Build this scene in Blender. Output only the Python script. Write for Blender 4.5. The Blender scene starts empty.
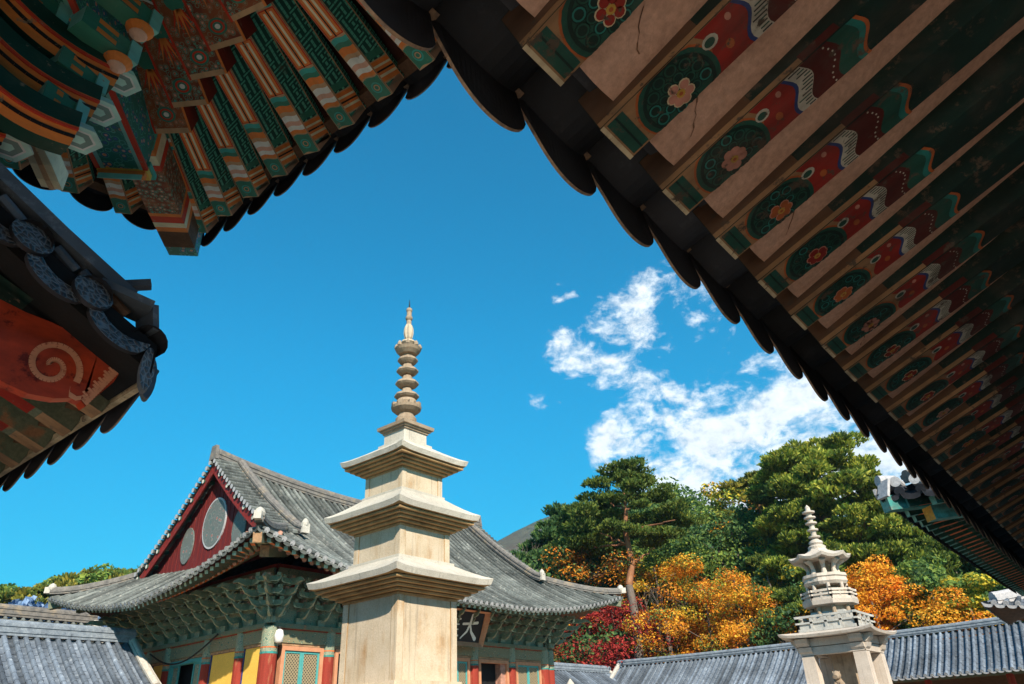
import bpy, math, random
from mathutils import Vector, Matrix, noise
R = math.radians
PI = math.pi
random.seed(7)
scene = bpy.context.scene
C = scene.collection
V = Vector

# ---------------------------------------------------------------- helpers
ORG = {}          # world origin of each object (none of the roots that use it is rotated)


class MB:
    """collects shapes in world coordinates and links them as one mesh object"""
    def __init__(s):
        s.v = []; s.f = []; s.m = []

    def add(s, pts, faces, m=0):
        n = len(s.v)
        s.v.extend([tuple(p) for p in pts])
        for f in faces:
            s.f.append([i + n for i in f]); s.m.append(m)

    def poly(s, pts, m=0):
        s.add(pts, [list(range(len(pts)))], m)

    def box(s, c, size, m=0, rot=None):
        hx, hy, hz = size[0] / 2, size[1] / 2, size[2] / 2
        ps = [V((x, y, z)) for x in (-hx, hx) for y in (-hy, hy) for z in (-hz, hz)]
        if rot is not None:
            ps = [rot @ p for p in ps]
        c = V(c)
        s.add([p + c for p in ps], [(0, 1, 3, 2), (4, 6, 7, 5), (0, 4, 5, 1), (2, 3, 7, 6), (0, 2, 6, 4), (1, 5, 7, 3)], m)

    def block(s, a, b, m=0):
        s.box([(a[i] + b[i]) / 2 for i in range(3)], [abs(b[i] - a[i]) for i in range(3)], m)

    def bar(s, p, q, w, h, m=0, up=(0, 0, 1), mend=None):
        p = V(p); q = V(q); t = (q - p).normalized(); up = V(up)
        sd = t.cross(up).normalized(); un = sd.cross(t).normalized()
        ps = []
        for o in (p, q):
            for a, b in ((-1, -1), (1, -1), (1, 1), (-1, 1)):
                ps.append(o + sd * (a * w / 2) + un * (b * h / 2))
        s.add(ps, [(0, 1, 5, 4), (1, 2, 6, 5), (2, 3, 7, 6), (3, 0, 4, 7)], m)
        s.add(ps, [(3, 2, 1, 0), (4, 5, 6, 7)], m if mend is None else mend)

    def tube(s, pts, rad, seg=8, m=0, caps=True, mend=None):
        pts = [V(p) for p in pts]
        rings = []
        prev = None
        for i, p in enumerate(pts):
            t = (pts[min(i + 1, len(pts) - 1)] - pts[max(i - 1, 0)])
            if t.length < 1e-9: t = V((0, 0, 1))
            t.normalize()
            if prev is None:
                a = V((1, 0, 0)) if abs(t.x) < .9 else V((0, 1, 0))
                x = t.cross(a).normalized()
            else:
                x = (prev - t * prev.dot(t)).normalized()
            prev = x
            y = t.cross(x)
            r = rad[i] if hasattr(rad, '__len__') else rad
            rings.append([p + (x * math.cos(2 * PI * k / seg) + y * math.sin(2 * PI * k / seg)) * r for k in range(seg)])
        ps = [p for r in rings for p in r]
        fs = []
        for i in range(len(rings) - 1):
            for k in range(seg):
                a = i * seg + k; b = i * seg + (k + 1) % seg
                fs.append((a, b, b + seg, a + seg))
        s.add(ps, fs, m)
        if caps:
            n = (len(rings) - 1) * seg
            s.add(ps, [list(range(seg))[::-1], [n + k for k in range(seg)]], m if mend is None else mend)

    def lathe(s, prof, c, seg=16, m=0, wob=None, rot=0.0, cap=True):
        c = V(c); ps = []
        for r, z in prof:
            for k in range(seg):
                a = rot + 2 * PI * k / seg
                rr = r * (1 + (wob * math.cos(a * 8) if wob else 0))
                ps.append(c + V((rr * math.cos(a), rr * math.sin(a), z)))
        fs = []
        for i in range(len(prof) - 1):
            for k in range(seg):
                a = i * seg + k; b = i * seg + (k + 1) % seg
                fs.append((a, b, b + seg, a + seg))
        if cap:
            n = (len(prof) - 1) * seg
            fs.append(list(range(seg))[::-1]); fs.append([n + k for k in range(seg)])
        s.add(ps, fs, m)

    def prism(s, pts, vec, m=0, mside=None):
        pts = [V(p) for p in pts]; vec = V(vec); n = len(pts)
        ps = pts + [p + vec for p in pts]
        s.add(ps, [list(range(n))[::-1], list(range(n, 2 * n))], m)
        s.add(ps, [(i, (i + 1) % n, (i + 1) % n + n, i + n) for i in range(n)], m if mside is None else mside)

    def sweep(s, prof, pts, m=0, up=(0, 0, 1), closed=True, caps=True):
        """profile (side, up) swept along a curve"""
        pts = [V(p) for p in pts]; up = V(up); n = len(prof); ps = []
        for i, p in enumerate(pts):
            t = (pts[min(i + 1, len(pts) - 1)] - pts[max(i - 1, 0)]).normalized()
            sd = t.cross(up).normalized(); un = sd.cross(t).normalized()
            for a, b in prof:
                ps.append(p + sd * a + un * b)
        fs = []
        for i in range(len(pts) - 1):
            for k in range(n if closed else n - 1):
                a = i * n + k; b = i * n + (k + 1) % n
                fs.append((a, b, b + n, a + n))
        if caps:
            e = (len(pts) - 1) * n
            fs.append(list(range(n))[::-1]); fs.append([e + k for k in range(n)])
        s.add(ps, fs, m)

    def grid(s, rows, m=0):
        n = len(rows[0]); ps = [p for r in rows for p in r]
        s.add(ps, [(i * n + k, i * n + k + 1, (i + 1) * n + k + 1, (i + 1) * n + k) for i in range(len(rows) - 1) for k in range(n - 1)], m)

    def mesh(s, name, mats, org=(0, 0, 0), smooth=False):
        me = bpy.data.meshes.new(name)
        o = V(org)
        me.from_pydata([(p[0] - o.x, p[1] - o.y, p[2] - o.z) for p in s.v], [], s.f)
        if not isinstance(mats, (list, tuple)): mats = [mats]
        for mt in mats: me.materials.append(mt)
        if len(mats) > 1: me.polygons.foreach_set('material_index', s.m)
        if smooth:
            me.polygons.foreach_set('use_smooth', [True] * len(me.polygons))
        me.update()
        return me

    def build(s, name, mats, parent=None, smooth=False, org=None):
        if parent is not None: org = ORG[parent.name]
        elif org is None: org = V((0, 0, 0))
        ob = bpy.data.objects.new(name, s.mesh(name, mats, org, smooth))
        C.objects.link(ob)
        if parent is not None: ob.parent = parent
        else: ob.location = org
        ORG[ob.name] = V(org)
        return ob


def fix_normals(ob):
    import bmesh
    bm = bmesh.new(); bm.from_mesh(ob.data)
    bmesh.ops.recalc_face_normals(bm, faces=bm.faces); bm.to_mesh(ob.data); bm.free()
    return ob


def tag(o, label=None, cat=None, group=None, kind=None):
    if label: o['label'] = label
    if cat: o['category'] = cat
    if group: o['group'] = group
    if kind: o['kind'] = kind
    return o


def thing(name, label, cat, loc=(0, 0, 0), group=None):
    o = bpy.data.objects.new(name, None); C.objects.link(o)
    o.location = loc; o.empty_display_size = .3
    ORG[o.name] = V(loc)
    return tag(o, label, cat, group)


def dup_tree(o, parent=None):
    c = o.copy(); C.objects.link(c); c.parent = parent
    for ch in list(o.children): dup_tree(ch, c)
    return c


def put(name, me, parent, mat):
    """a part with shared mesh data placed by a world matrix under a root"""
    ob = bpy.data.objects.new(name, me); C.objects.link(ob); ob.parent = parent
    m = mat.copy(); m.translation = m.translation - ORG[parent.name]
    ob.matrix_local = m
    ORG[ob.name] = mat.translation.copy()
    return ob


def frame(p, xdir, up=(0, 0, 1), sx=1.0):
    x = V(xdir).normalized(); up = V(up)
    y = up.cross(x).normalized(); z = x.cross(y)
    m = Matrix(((x.x * sx, y.x, z.x, p[0]), (x.y * sx, y.y, z.y, p[1]), (x.z * sx, y.z, z.z, p[2]), (0, 0, 0, 1)))
    return m


# ---------------------------------------------------------------- materials
class NT:
    def __init__(s, name, rough=.8, spec=.3):
        s.mat = bpy.data.materials.new(name); s.mat.use_nodes = True
        s.t = s.mat.node_tree; s.t.nodes.clear()
        s.out = s.n('ShaderNodeOutputMaterial'); s.b = s.n('ShaderNodeBsdfPrincipled')
        s.l(s.b.outputs[0], s.out.inputs[0])
        s.b.inputs['Roughness'].default_value = rough
        s.b.inputs['Specular IOR Level'].default_value = spec
        s._co = None

    def n(s, typ, **kw):
        nd = s.t.nodes.new(typ)
        for k, v in kw.items(): setattr(nd, k, v)
        return nd

    def l(s, a, b): s.t.links.new(a, b)

    def co(s):
        if s._co is None:
            tc = s.n('ShaderNodeTexCoord'); oi = s.n('ShaderNodeObjectInfo')
            mu = s.n('ShaderNodeVectorMath', operation='SCALE'); mu.inputs[0].default_value = (37, 23, 11)
            s.l(oi.outputs['Random'], mu.inputs['Scale'])
            ad = s.n('ShaderNodeVectorMath', operation='ADD')
            s.l(tc.outputs['Object'], ad.inputs[0]); s.l(mu.outputs[0], ad.inputs[1])
            s._co = ad.outputs[0]; s.raw = tc.outputs['Object']
        return s._co

    def scaled(s, sc):
        m = s.n('ShaderNodeVectorMath', operation='MULTIPLY'); s.l(s.co(), m.inputs[0])
        m.inputs[1].default_value = sc if hasattr(sc, '__len__') else (sc,) * 3
        return m.outputs[0]

    def noise(s, sc, detail=5, rough=.6, dist=0):
        nd = s.n('ShaderNodeTexNoise'); s.l(s.scaled(sc), nd.inputs['Vector'])
        nd.inputs['Scale'].default_value = 1; nd.inputs['Detail'].default_value = detail
        nd.inputs['Roughness'].default_value = rough; nd.inputs['Distortion'].default_value = dist
        return nd.outputs['Fac']

    def ramp(s, fac, stops, interp='LINEAR'):
        r = s.n('ShaderNodeValToRGB'); s.l(fac, r.inputs[0]); cr = r.color_ramp; cr.interpolation = interp
        while len(cr.elements) < len(stops): cr.elements.new(.5)
        for e, (p, c) in zip(cr.elements, stops):
            e.position = p; e.color = (c, c, c, 1) if not hasattr(c, '__len__') else (*c, 1)
        return r.outputs[0]

    def mix(s, fac, a, b, mode='MIX'):
        m = s.n('ShaderNodeMix', data_type='RGBA', blend_type=mode)
        for sock, val in ((m.inputs[0], fac), (m.inputs[6], a), (m.inputs[7], b)):
            if hasattr(val, 'is_linked') or hasattr(val, 'links'): s.l(val, sock)
            elif isinstance(val, (int, float)): sock.default_value = val
            else: sock.default_value = (*val, 1)
        return m.outputs[2]

    def math(s, op, a, b=None, c=None):
        m = s.n('ShaderNodeMath', operation=op)
        for i, val in enumerate((a, b, c)):
            if val is None: continue
            if hasattr(val, 'links'): s.l(val, m.inputs[i])
            else: m.inputs[i].default_value = val
        return m.outputs[0]

    def color(s, sock): s.l(sock, s.b.inputs['Base Color']); return s

    def bump(s, sock, strength=.3, dist=.02):
        b = s.n('ShaderNodeBump'); b.inputs['Strength'].default_value = strength; b.inputs['Distance'].default_value = dist
        s.l(sock, b.inputs['Height']); s.l(b.outputs[0], s.b.inputs['Normal']); return s


def mottled(name, c1, c2, sc=4.0, rough=.8, c3=None, sc3=1.2, t3=(.55, .7), bump=.25, fine=40, spec=.3, stretch=(1, 1, 1), bdist=.01):
    """two tones broken up by noise, a third tone in patches, fine grain"""
    m = NT(name, rough, spec)
    n1 = m.noise(tuple(sc * k for k in stretch), 6, .65)
    col = m.mix(m.ramp(n1, [(.35, 0), (.68, 1)]), c1, c2)
    if c3 is not None:
        n3 = m.noise(tuple(sc3 * k for k in stretch), 5, .6, .3)
        col = m.mix(m.ramp(n3, [(t3[0], 0), (t3[1], 1)]), col, c3)
    g = m.noise(fine, 3, .7)
    col = m.mix(1.0, col, m.ramp(g, [(.25, .72), (.75, 1.18)]), 'MULTIPLY')
    m.color(col)
    if bump: m.bump(g, bump, bdist)
    return m.mat


def paint(name, c, wear=(.24, .16, .11), amt=.59, rough=.65, sc=17, grime=.55, lo=.5):
    """old brushed paint with chips that show the wood"""
    m = NT(name, rough, .3)
    n = m.noise((sc, sc, sc), 6, .7)
    col = m.mix(m.ramp(n, [(amt, 0), (amt + .07, 1)]), c, wear)
    n3 = m.noise(4.5, 5, .65, .4)
    col = m.mix(m.ramp(n3, [(.48, 0), (.72, grime)]), col, tuple(.55 * k + .02 for k in wear))
    n2 = m.noise((3, 9, 9), 4, .6)
    col = m.mix(1.0, col, m.ramp(n2, [(.3, lo), (.7, 1.15)]), 'MULTIPLY')
    m.color(col); m.bump(n, .2, .004)
    return m.mat

EXPOSURE = 1.08
HAZE = True
M = {}
# roofs
def tile_mat(name, a, b, c, sc=1.6, lich=(.58, .72)):
    m = NT(name, .75, .25)
    n1 = m.noise(sc, 6, .7); n2 = m.noise(sc * 4, 5, .7); n3 = m.noise(.5, 4, .6)
    col = m.mix(m.ramp(n1, [(.3, 0), (.7, 1)]), a, b)
    col = m.mix(m.ramp(n2, [lich and (lich[0], 0), (lich[1], 1)]), col, c)
    isl = m.n('ShaderNodeNewGeometry').outputs['Random Per Island']
    col = m.mix(1.0, col, m.ramp(isl, [(0, .5), (1, 1.3)]), 'MULTIPLY')
    col = m.mix(1.0, col, m.ramp(n3, [(.3, .62), (.7, 1.35)]), 'MULTIPLY')
    m.color(col); m.bump(n2, .3, .015)
    return m.mat
M['tile_old'] = tile_mat('weathered_grey_tile', (.07, .08, .076), (.175, .185, .172), (.37, .36, .32))
M['tile_blue'] = tile_mat('blue_grey_tile', (.085, .105, .135), (.17, .205, .25), (.30, .34, .38))
M['tile_dark'] = tile_mat('charcoal_tile', (.022, .024, .032), (.038, .04, .05), (.06, .06, .07))
M['tile_rim'] = mottled('worn_tile_rim', (.34, .22, .14), (.12, .09, .08), 30)
M['tile_end'] = mottled('pale_tile_end', (.34, .34, .36), (.5, .49, .49), 14)
M['mortar'] = mottled('roof_plaster', (.55, .52, .46), (.40, .37, .32), 8)
M['ridge'] = mottled('ridge_tile', (.11, .105, .10), (.23, .21, .19), 5, c3=(.30, .24, .17), sc3=2, t3=(.54, .7))
m = NT('patterned_tile_end', .6, .4)
v = m.n('ShaderNodeTexVoronoi', feature='DISTANCE_TO_EDGE'); m.l(m.scaled(34), v.inputs['Vector']); v.inputs['Scale'].default_value = 1
m.color(m.mix(m.ramp(v.outputs[0], [(.06, 0), (.16, 1)]), (.25, .27, .30), (.10, .11, .125)))
m.bump(v.outputs[0], 1, .03)
M['tile_pattern'] = m.mat

# stone
def stone_mat(name, a, b, stain, amt=(.52, .68), streak=5):
    m = NT(name, .85, .2)
    n1 = m.noise(2.2, 6, .65); g = m.noise(70, 3, .8); st = m.noise((streak, streak, .8), 5, .6); st2 = m.noise((13, 13, .55), 4, .6); n2 = m.noise(1.1, 4, .6)
    col = m.mix(m.ramp(n1, [(.35, 0), (.7, 1)]), a, b)
    f = m.math('MULTIPLY', m.ramp(st, [(amt[0], 0), (amt[1], 1)]), m.ramp(n2, [(.45, 0), (.65, .75)]))
    col = m.mix(f, col, stain)
    col = m.mix(m.ramp(st2, [(.56, 0), (.74, .6)]), col, tuple(.42 * k for k in a))
    sp = m.noise(30, 4, .75)
    col = m.mix(m.ramp(sp, [(.62, 0), (.72, .7)]), col, (.16, .14, .11))
    col = m.mix(1.0, col, m.ramp(g, [(.25, .66), (.75, 1.24)]), 'MULTIPLY')
    m.color(m.mix(1.0, col, m.ramp(m.noise(.6, 4, .6), [(.3, .85), (.7, 1.1)]), 'MULTIPLY')); m.bump(m.math('ADD', g, m.noise(14, 5, .7)), .5, .012)
    return m.mat
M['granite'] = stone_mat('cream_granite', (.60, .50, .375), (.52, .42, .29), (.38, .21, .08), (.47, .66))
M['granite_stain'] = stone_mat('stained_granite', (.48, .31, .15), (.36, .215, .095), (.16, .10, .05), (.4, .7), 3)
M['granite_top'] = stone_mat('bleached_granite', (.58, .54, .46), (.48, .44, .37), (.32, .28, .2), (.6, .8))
M['granite_old'] = stone_mat('lichen_granite', (.40, .31, .22), (.30, .22, .15), (.13, .10, .07), (.5, .65))
M['seam'] = mottled('rusty_seam', (.38, .22, .08), (.27, .15, .06), 8)
M['granite_pink'] = stone_mat('pinkish_granite', (.58, .51, .44), (.50, .43, .36), (.40, .29, .19), (.55, .75))
M['granite_grey'] = stone_mat('grey_granite', (.40, .40, .38), (.55, .53, .48), (.25, .22, .18))

# paint (dancheong)
P = {}
for k, c in dict(green=(.018, .085, .06), dgreen=(.008, .032, .024), teal=(.03, .25, .23), lteal=(.12, .38, .34), mint=(.38, .58, .50),
                 orange=(.70, .17, .04), red=(.33, .022, .012), dred=(.11, .012, .008), white=(.72, .68, .58), pink=(.52, .27, .20),
                 yellow=(.62, .34, .05), blue=(.02, .05, .22), black=(.008, .008, .009), tan=(.44, .25, .13), cream=(.68, .54, .36), brown=(.16, .075, .04)).items():
    P[k] = paint('p_' + k, c)
PB = {}     # pavilion paint, missing bounce light put into brighter colours
for k, c in dict(green=(.04, .20, .14), dgreen=(.012, .06, .045), teal=(.05, .36, .32), orange=(.85, .21, .045), red=(.55, .045, .02), dred=(.20, .025, .015), white=(.80, .76, .66),
                 pink=(.66, .38, .28), yellow=(.75, .45, .08), black=(.01, .01, .012), tan=(.52, .32, .18), cream=(.78, .64, .44), brown=(.28, .16, .10), mint=(.46, .68, .6), lteal=(.2, .52, .48), hall_green=(.20, .28, .25)).items():
    PB[k] = paint('brightened_' + k, tuple(min(.88, v * 1.25) for v in c), (.34, .26, .18), .62, grime=.2, lo=.8)
PA = {}     # near corridor paint, darkened to stand for the shade under the eave
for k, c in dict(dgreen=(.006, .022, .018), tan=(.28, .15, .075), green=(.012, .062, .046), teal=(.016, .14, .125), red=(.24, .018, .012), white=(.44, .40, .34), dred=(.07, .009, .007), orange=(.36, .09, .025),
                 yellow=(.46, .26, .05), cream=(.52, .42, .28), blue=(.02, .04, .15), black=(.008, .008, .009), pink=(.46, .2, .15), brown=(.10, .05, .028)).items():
    PA[k] = paint('dimmed_' + k, c, (.08, .055, .04), .57)
P['spiral'] = paint('p_spiral', (.78, .34, .20), (.5, .12, .06), .57, grime=.2, lo=.85)
P['boardred'] = paint('p_board_red', (.62, .075, .028), (.18, .02, .012), .56, .5, 6)
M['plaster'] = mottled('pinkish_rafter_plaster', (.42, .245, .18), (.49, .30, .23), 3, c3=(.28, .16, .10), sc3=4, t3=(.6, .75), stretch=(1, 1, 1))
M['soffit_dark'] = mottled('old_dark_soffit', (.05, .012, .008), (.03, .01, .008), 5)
M['wood_green'] = mottled('green_painted_wood', (.12, .15, .10), (.18, .19, .13), 5, c3=(.34, .17, .09), sc3=6, t3=(.57, .66))
M['wood_brown'] = mottled('brown_old_wood', (.11, .055, .03), (.17, .09, .05), 5, stretch=(1, 1, 4))
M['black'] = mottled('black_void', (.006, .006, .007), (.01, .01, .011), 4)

# green meander of short strokes
m = NT('green_stroke_pattern', .6)
m.co()
sep = m.n('ShaderNodeSeparateXYZ'); m.l(m.raw, sep.inputs[0])
sc = 38.0
a = m.math('MULTIPLY', sep.outputs[0], sc)
b_ = m.math('MULTIPLY', m.math('ADD', sep.outputs[1], sep.outputs[2]), sc)
fa, fb = m.math('FRACT', a), m.math('FRACT', b_)
cmb = m.n('ShaderNodeCombineXYZ'); m.l(m.math('FLOOR', a), cmb.inputs[0]); m.l(m.math('FLOOR', b_), cmb.inputs[1])
wn = m.n('ShaderNodeTexWhiteNoise', noise_dimensions='2D'); m.l(cmb.outputs[0], wn.inputs['Vector'])
da = m.math('ABSOLUTE', m.math('SUBTRACT', fa, .5)); db = m.math('ABSOLUTE', m.math('SUBTRACT', fb, .5))
h1 = m.math('MULTIPLY', m.math('LESS_THAN', da, .46), m.math('LESS_THAN', db, .2))
h2 = m.math('MULTIPLY', m.math('LESS_THAN', da, .2), m.math('LESS_THAN', db, .46))
sel = m.math('GREATER_THAN', wn.outputs['Value'], .5)
dash = m.math('ADD', m.math('MULTIPLY', h1, sel), m.math('MULTIPLY', h2, m.math('SUBTRACT', 1.0, sel)))
nn = m.noise(9, 5, .7)
col = m.mix(dash, (.025, .10, .085), (.14, .55, .42))
col = m.mix(m.ramp(nn, [(.6, 0), (.7, .7)]), col, (.12, .10, .07))
m.color(col)
P['maze'] = PB['maze'] = m.mat


def floral(name, base, cols, sc=26, ring=.5):
    m = NT(name, .6)
    v = m.n('ShaderNodeTexVoronoi'); m.l(m.scaled(sc), v.inputs['Vector']); v.inputs['Scale'].default_value = 1
    r = m.ramp(v.outputs['Distance'], [(0, cols[0]), (.16, cols[1]), (.26, cols[2]), (.38, base), (.5, cols[3]), (.56, base)], 'CONSTANT')
    n = m.noise(11, 5, .7)
    col = m.mix(m.ramp(n, [(.63, 0), (.72, .75)]), r, (.16, .09, .055))
    n2 = m.noise(4, 3, .6)
    col = m.mix(m.ramp(n2, [(.45, 0), (.6, .6)]), col, cols[4])
    m.color(col)
    return m.mat
P['floral_red'] = floral('red_floral_pattern', (.20, .05, .03), [(.75, .6, .45), (.75, .10, .05), (.08, .40, .32), (.15, .36, .24), (.45, .14, .05)], 30)
PB['floral_red'] = P['floral_red']
P['floral_teal'] = floral('teal_floral_pattern', (.03, .22, .19), [(.8, .35, .1), (.7, .45, .3), (.05, .15, .40), (.12, .5, .44), (.05, .2, .16)], 20)
PB['floral_teal'] = P['floral_teal']
P['mixed'] = floral('faded_mixed_paint', (.20, .20, .12), [(.42, .16, .08), (.42, .36, .22), (.03, .12, .10), (.28, .17, .09), (.20, .18, .11)], 9)
P['mixed_green'] = floral('faded_green_paint', (.20, .25, .18), [(.50, .22, .11), (.18, .34, .27), (.08, .14, .11), (.40, .35, .24), (.26, .25, .17)], 10)
P['hall_green'] = paint('p_hall_green', (.14, .22, .165), (.36, .30, .21), .55, .7, 10, .3, .7)
M['redwood'] = mottled('red_column_paint', (.30, .035, .02), (.22, .03, .018), 4, c3=(.38, .16, .08), sc3=5, t3=(.58, .72), stretch=(1, 1, .2))
M['gable_red'] = mottled('dark_red_gable_boards', (.15, .014, .013), (.10, .011, .011), 4, c3=(.24, .09, .075), sc3=7, t3=(.6, .75), stretch=(1, 4, .3))
M['yellow'] = mottled('ochre_wall_plaster', (.80, .50, .09), (.74, .45, .08), 2, bump=.05)
M['teal_frame'] = mottled('teal_window_frame', (.06, .30, .30), (.09, .36, .35), 6)
M['pink_frame'] = mottled('salmon_door_frame', (.58, .28, .16), (.48, .21, .11), 5)
m = NT('golden_window_lattice', .6)
m.co(); sep = m.n('ShaderNodeSeparateXYZ'); m.l(m.raw, sep.inputs[0])
h = m.math('ADD', sep.outputs[0], sep.outputs[1])
w1 = m.math('FRACT', m.math('MULTIPLY', m.math('ADD', h, sep.outputs[2]), 9.0)); w2 = m.math('FRACT', m.math('MULTIPLY', m.math('SUBTRACT', h, sep.outputs[2]), 9.0))
l1 = m.math('MAXIMUM', m.math('LESS_THAN', w1, .38), m.math('LESS_THAN', w2, .38))
m.color(m.mix(l1, (.05, .045, .035), (.31, .25, .15)))
M['lattice'] = m.mat
M['medallion'] = floral('faded_gable_medallion', (.12, .14, .13), [(.34, .10, .08), (.24, .23, .21), (.09, .14, .13), (.18, .2, .19), (.14, .14, .13)], 3.2)
M['sign_black'] = mottled('black_lacquer', (.012, .012, .014), (.02, .02, .022), 6, rough=.4)
M['sign_white'] = mottled('white_brush_letter', (.78, .77, .73), (.7, .69, .66), 10)
M['lamp_white'] = mottled('white_lamp_glass', (.8, .79, .76), (.74, .73, .7), 10, rough=.3)
M['cable'] = mottled('black_cable', (.015, .015, .015), (.03, .03, .03), 10)
# ground
m = NT('courtyard_sand', .95, .1)
n1 = m.noise(.25, 6, .6); n2 = m.noise(6, 6, .7)
m.color(m.mix(1.0, m.mix(m.ramp(n1, [(.35, 0), (.65, 1)]), (.44, .39, .31), (.36, .31, .25)), m.ramp(n2, [(.3, .8), (.7, 1.15)]), 'MULTIPLY')); m.bump(n2, .3, .02)
M['sand'] = m.mat
M['bounce_floor'] = mottled('pale_bounce_slab', (.80, .73, .61), (.72, .65, .53), 1.5)
m = NT('wooded_slope', .95, .05)
n1 = m.noise(.15, 6, .7); n2 = m.noise(1.3, 6, .7)
m.color(m.mix(m.ramp(n2, [(.4, 0), (.62, 1)]), m.mix(m.ramp(n1, [(.4, 0), (.6, 1)]), (.028, .045, .016), (.05, .055, .02)), (.09, .055, .025))); m.bump(n2, 1, .5)
M['slope'] = m.mat
m = NT('forested_mountain', .95, .05)
n1 = m.noise(.012, 6, .65); n2 = m.noise(.09, 7, .75)
m.color(m.mix(m.ramp(n2, [(.38, 0), (.62, 1)]), m.mix(m.ramp(n1, [(.4, 0), (.6, 1)]), (.045, .085, .06), (.12, .085, .06)), (.15, .14, .09))); m.bump(n2, 1, 6)
M['mountain'] = m.mat


# vegetation
def leaf_mat(name, cols, trans=.3):
    m = NT(name, .6, .2)
    isl = m.n('ShaderNodeNewGeometry').outputs['Random Per Island']
    col = m.ramp(isl, [(i / max(1, len(cols) - 1), c) for i, c in enumerate(cols)])
    n = m.noise(.9, 3, .6)
    col = m.mix(1.0, col, m.ramp(n, [(.3, .6), (.7, 1.35)]), 'MULTIPLY')
    m.color(col)
    tr = m.n('ShaderNodeBsdfTranslucent'); m.l(col, tr.inputs[0])
    mx = m.n('ShaderNodeMixShader'); mx.inputs[0].default_value = trans
    m.l(m.b.outputs[0], mx.inputs[1]); m.l(tr.outputs[0], mx.inputs[2]); m.l(mx.outputs[0], m.out.inputs[0])
    return m.mat
L = {}
L['pine'] = leaf_mat('pine_needles', [(.05, .10, .025), (.12, .18, .035), (.22, .25, .045)], .4)
L['pine_olive'] = leaf_mat('olive_pine_needles', [(.12, .13, .025), (.28, .25, .04), (.46, .38, .06)], .4)
L['pine_bright'] = leaf_mat('bright_pine_needles', [(.11, .19, .03), (.28, .34, .05), (.52, .48, .07)], .4)
L['dark'] = leaf_mat('dark_evergreen_leaves', [(.035, .09, .04), (.07, .155, .05), (.15, .23, .06)], .4)
L['green'] = leaf_mat('green_leaves', [(.08, .16, .04), (.17, .27, .055), (.32, .38, .06)], .4)
L['orange'] = leaf_mat('orange_maple_leaves', [(.58, .13, .014), (.80, .27, .02), (.85, .42, .05), (.62, .15, .02)], .4)
L['gold'] = leaf_mat('golden_leaves', [(.80, .30, .018), (.88, .42, .03), (.90, .56, .07)], .4)
L['yellow'] = leaf_mat('yellow_green_leaves', [(.34, .32, .04), (.60, .50, .05), (.78, .58, .06)], .4)
L['red'] = leaf_mat('crimson_maple_leaves', [(.22, .014, .018), (.36, .03, .03), (.46, .07, .04)], .35)
L['rust'] = leaf_mat('rust_leaves', [(.22, .07, .025), (.34, .11, .03), (.16, .09, .03)], .3)
L['blue'] = leaf_mat('blue_glint_leaves', [(.05, .10, .22), (.16, .27, .46), (.32, .44, .62)], .3)  # bluish sparkle of sunlit leaves put into the leaf colour
M['bark_red'] = mottled('red_pine_bark', (.34, .15, .07), (.22, .09, .045), 5, c3=(.42, .22, .12), sc3=3, stretch=(1, 1, .3), bump=.8, bdist=.05)
M['bark_grey'] = mottled('grey_bark', (.20, .16, .13), (.12, .095, .08), 4, stretch=(1, 1, .3), bump=.8, bdist=.05)
# ---------------------------------------------------------------- camera
cam_d = bpy.data.cameras.new('camera'); cam = bpy.data.objects.new('camera', cam_d); C.objects.link(cam)
fw = V((0.68619948, 0.54387501, 0.4830427)); rt = V((0.63898129, -0.76802056, -0.04298056)); up = V((-0.34761068, -0.33814849, 0.87454126))
cam.matrix_world = Matrix(((rt.x, up.x, -fw.x, 0), (rt.y, up.y, -fw.y, 0), (rt.z, up.z, -fw.z, 1.6), (0, 0, 0, 1)))
cam_d.sensor_width = 36; cam_d.lens = 720 * 36 / 1024; cam_d.clip_start = .05; cam_d.clip_end = 6000
scene.camera = cam
EYE = V((0, 0, 1.6))


def ray(x, y): return (fw * 720 + rt * (x - 512) - up * (y - 342)).normalized()


def at_dist(x, y, D):
    d = ray(x, y); return EYE + d * (D / math.hypot(d.x, d.y))


# ---------------------------------------------------------------- light
SUN_EL, SUN_AZ = R(34), R(213)          # azimuth clockwise from north
sd = bpy.data.lights.new('sun', 'SUN'); sd.energy = 4.2; sd.angle = R(.6); sd.color = (1, .88, .72)
so = bpy.data.objects.new('sun', sd); C.objects.link(so)
sdir = V((math.sin(SUN_AZ) * math.cos(SUN_EL), math.cos(SUN_AZ) * math.cos(SUN_EL), math.sin(SUN_EL)))
so.rotation_euler = (-sdir).to_track_quat('-Z', 'Y').to_euler()

w = bpy.data.worlds.new('World'); scene.world = w; w.use_nodes = True
t = w.node_tree; t.nodes.clear()
def N(typ, **kw):
    nd = t.nodes.new(typ)
    for k, v in kw.items(): setattr(nd, k, v)
    return nd
lk = t.links.new
def wm(op, a, b=None, c=None, clamp=False):
    nd = N('ShaderNodeMath', operation=op); nd.use_clamp = clamp
    for i, v in enumerate((a, b, c)):
        if v is None: continue
        if hasattr(v, 'links'): lk(v, nd.inputs[i])
        else: nd.inputs[i].default_value = v
    return nd.outputs[0]
sky = N('ShaderNodeTexSky', sky_type='NISHITA'); sky.sun_disc = False
sky.sun_elevation = SUN_EL; sky.sun_rotation = SUN_AZ; sky.altitude = 300; sky.air_density = 1.0; sky.dust_density = .1; sky.ozone_density = 2.2
hs = N('ShaderNodeHueSaturation'); hs.inputs['Saturation'].default_value = 1.25; hs.inputs['Hue'].default_value = .487; lk(sky.outputs[0], hs.inputs['Color'])
tint = N('ShaderNodeMix', data_type='RGBA', blend_type='MULTIPLY'); tint.inputs[0].default_value = 1
lk(hs.outputs[0], tint.inputs[6]); tint.inputs[7].default_value = (.05, .92, .98, 1)
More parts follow.
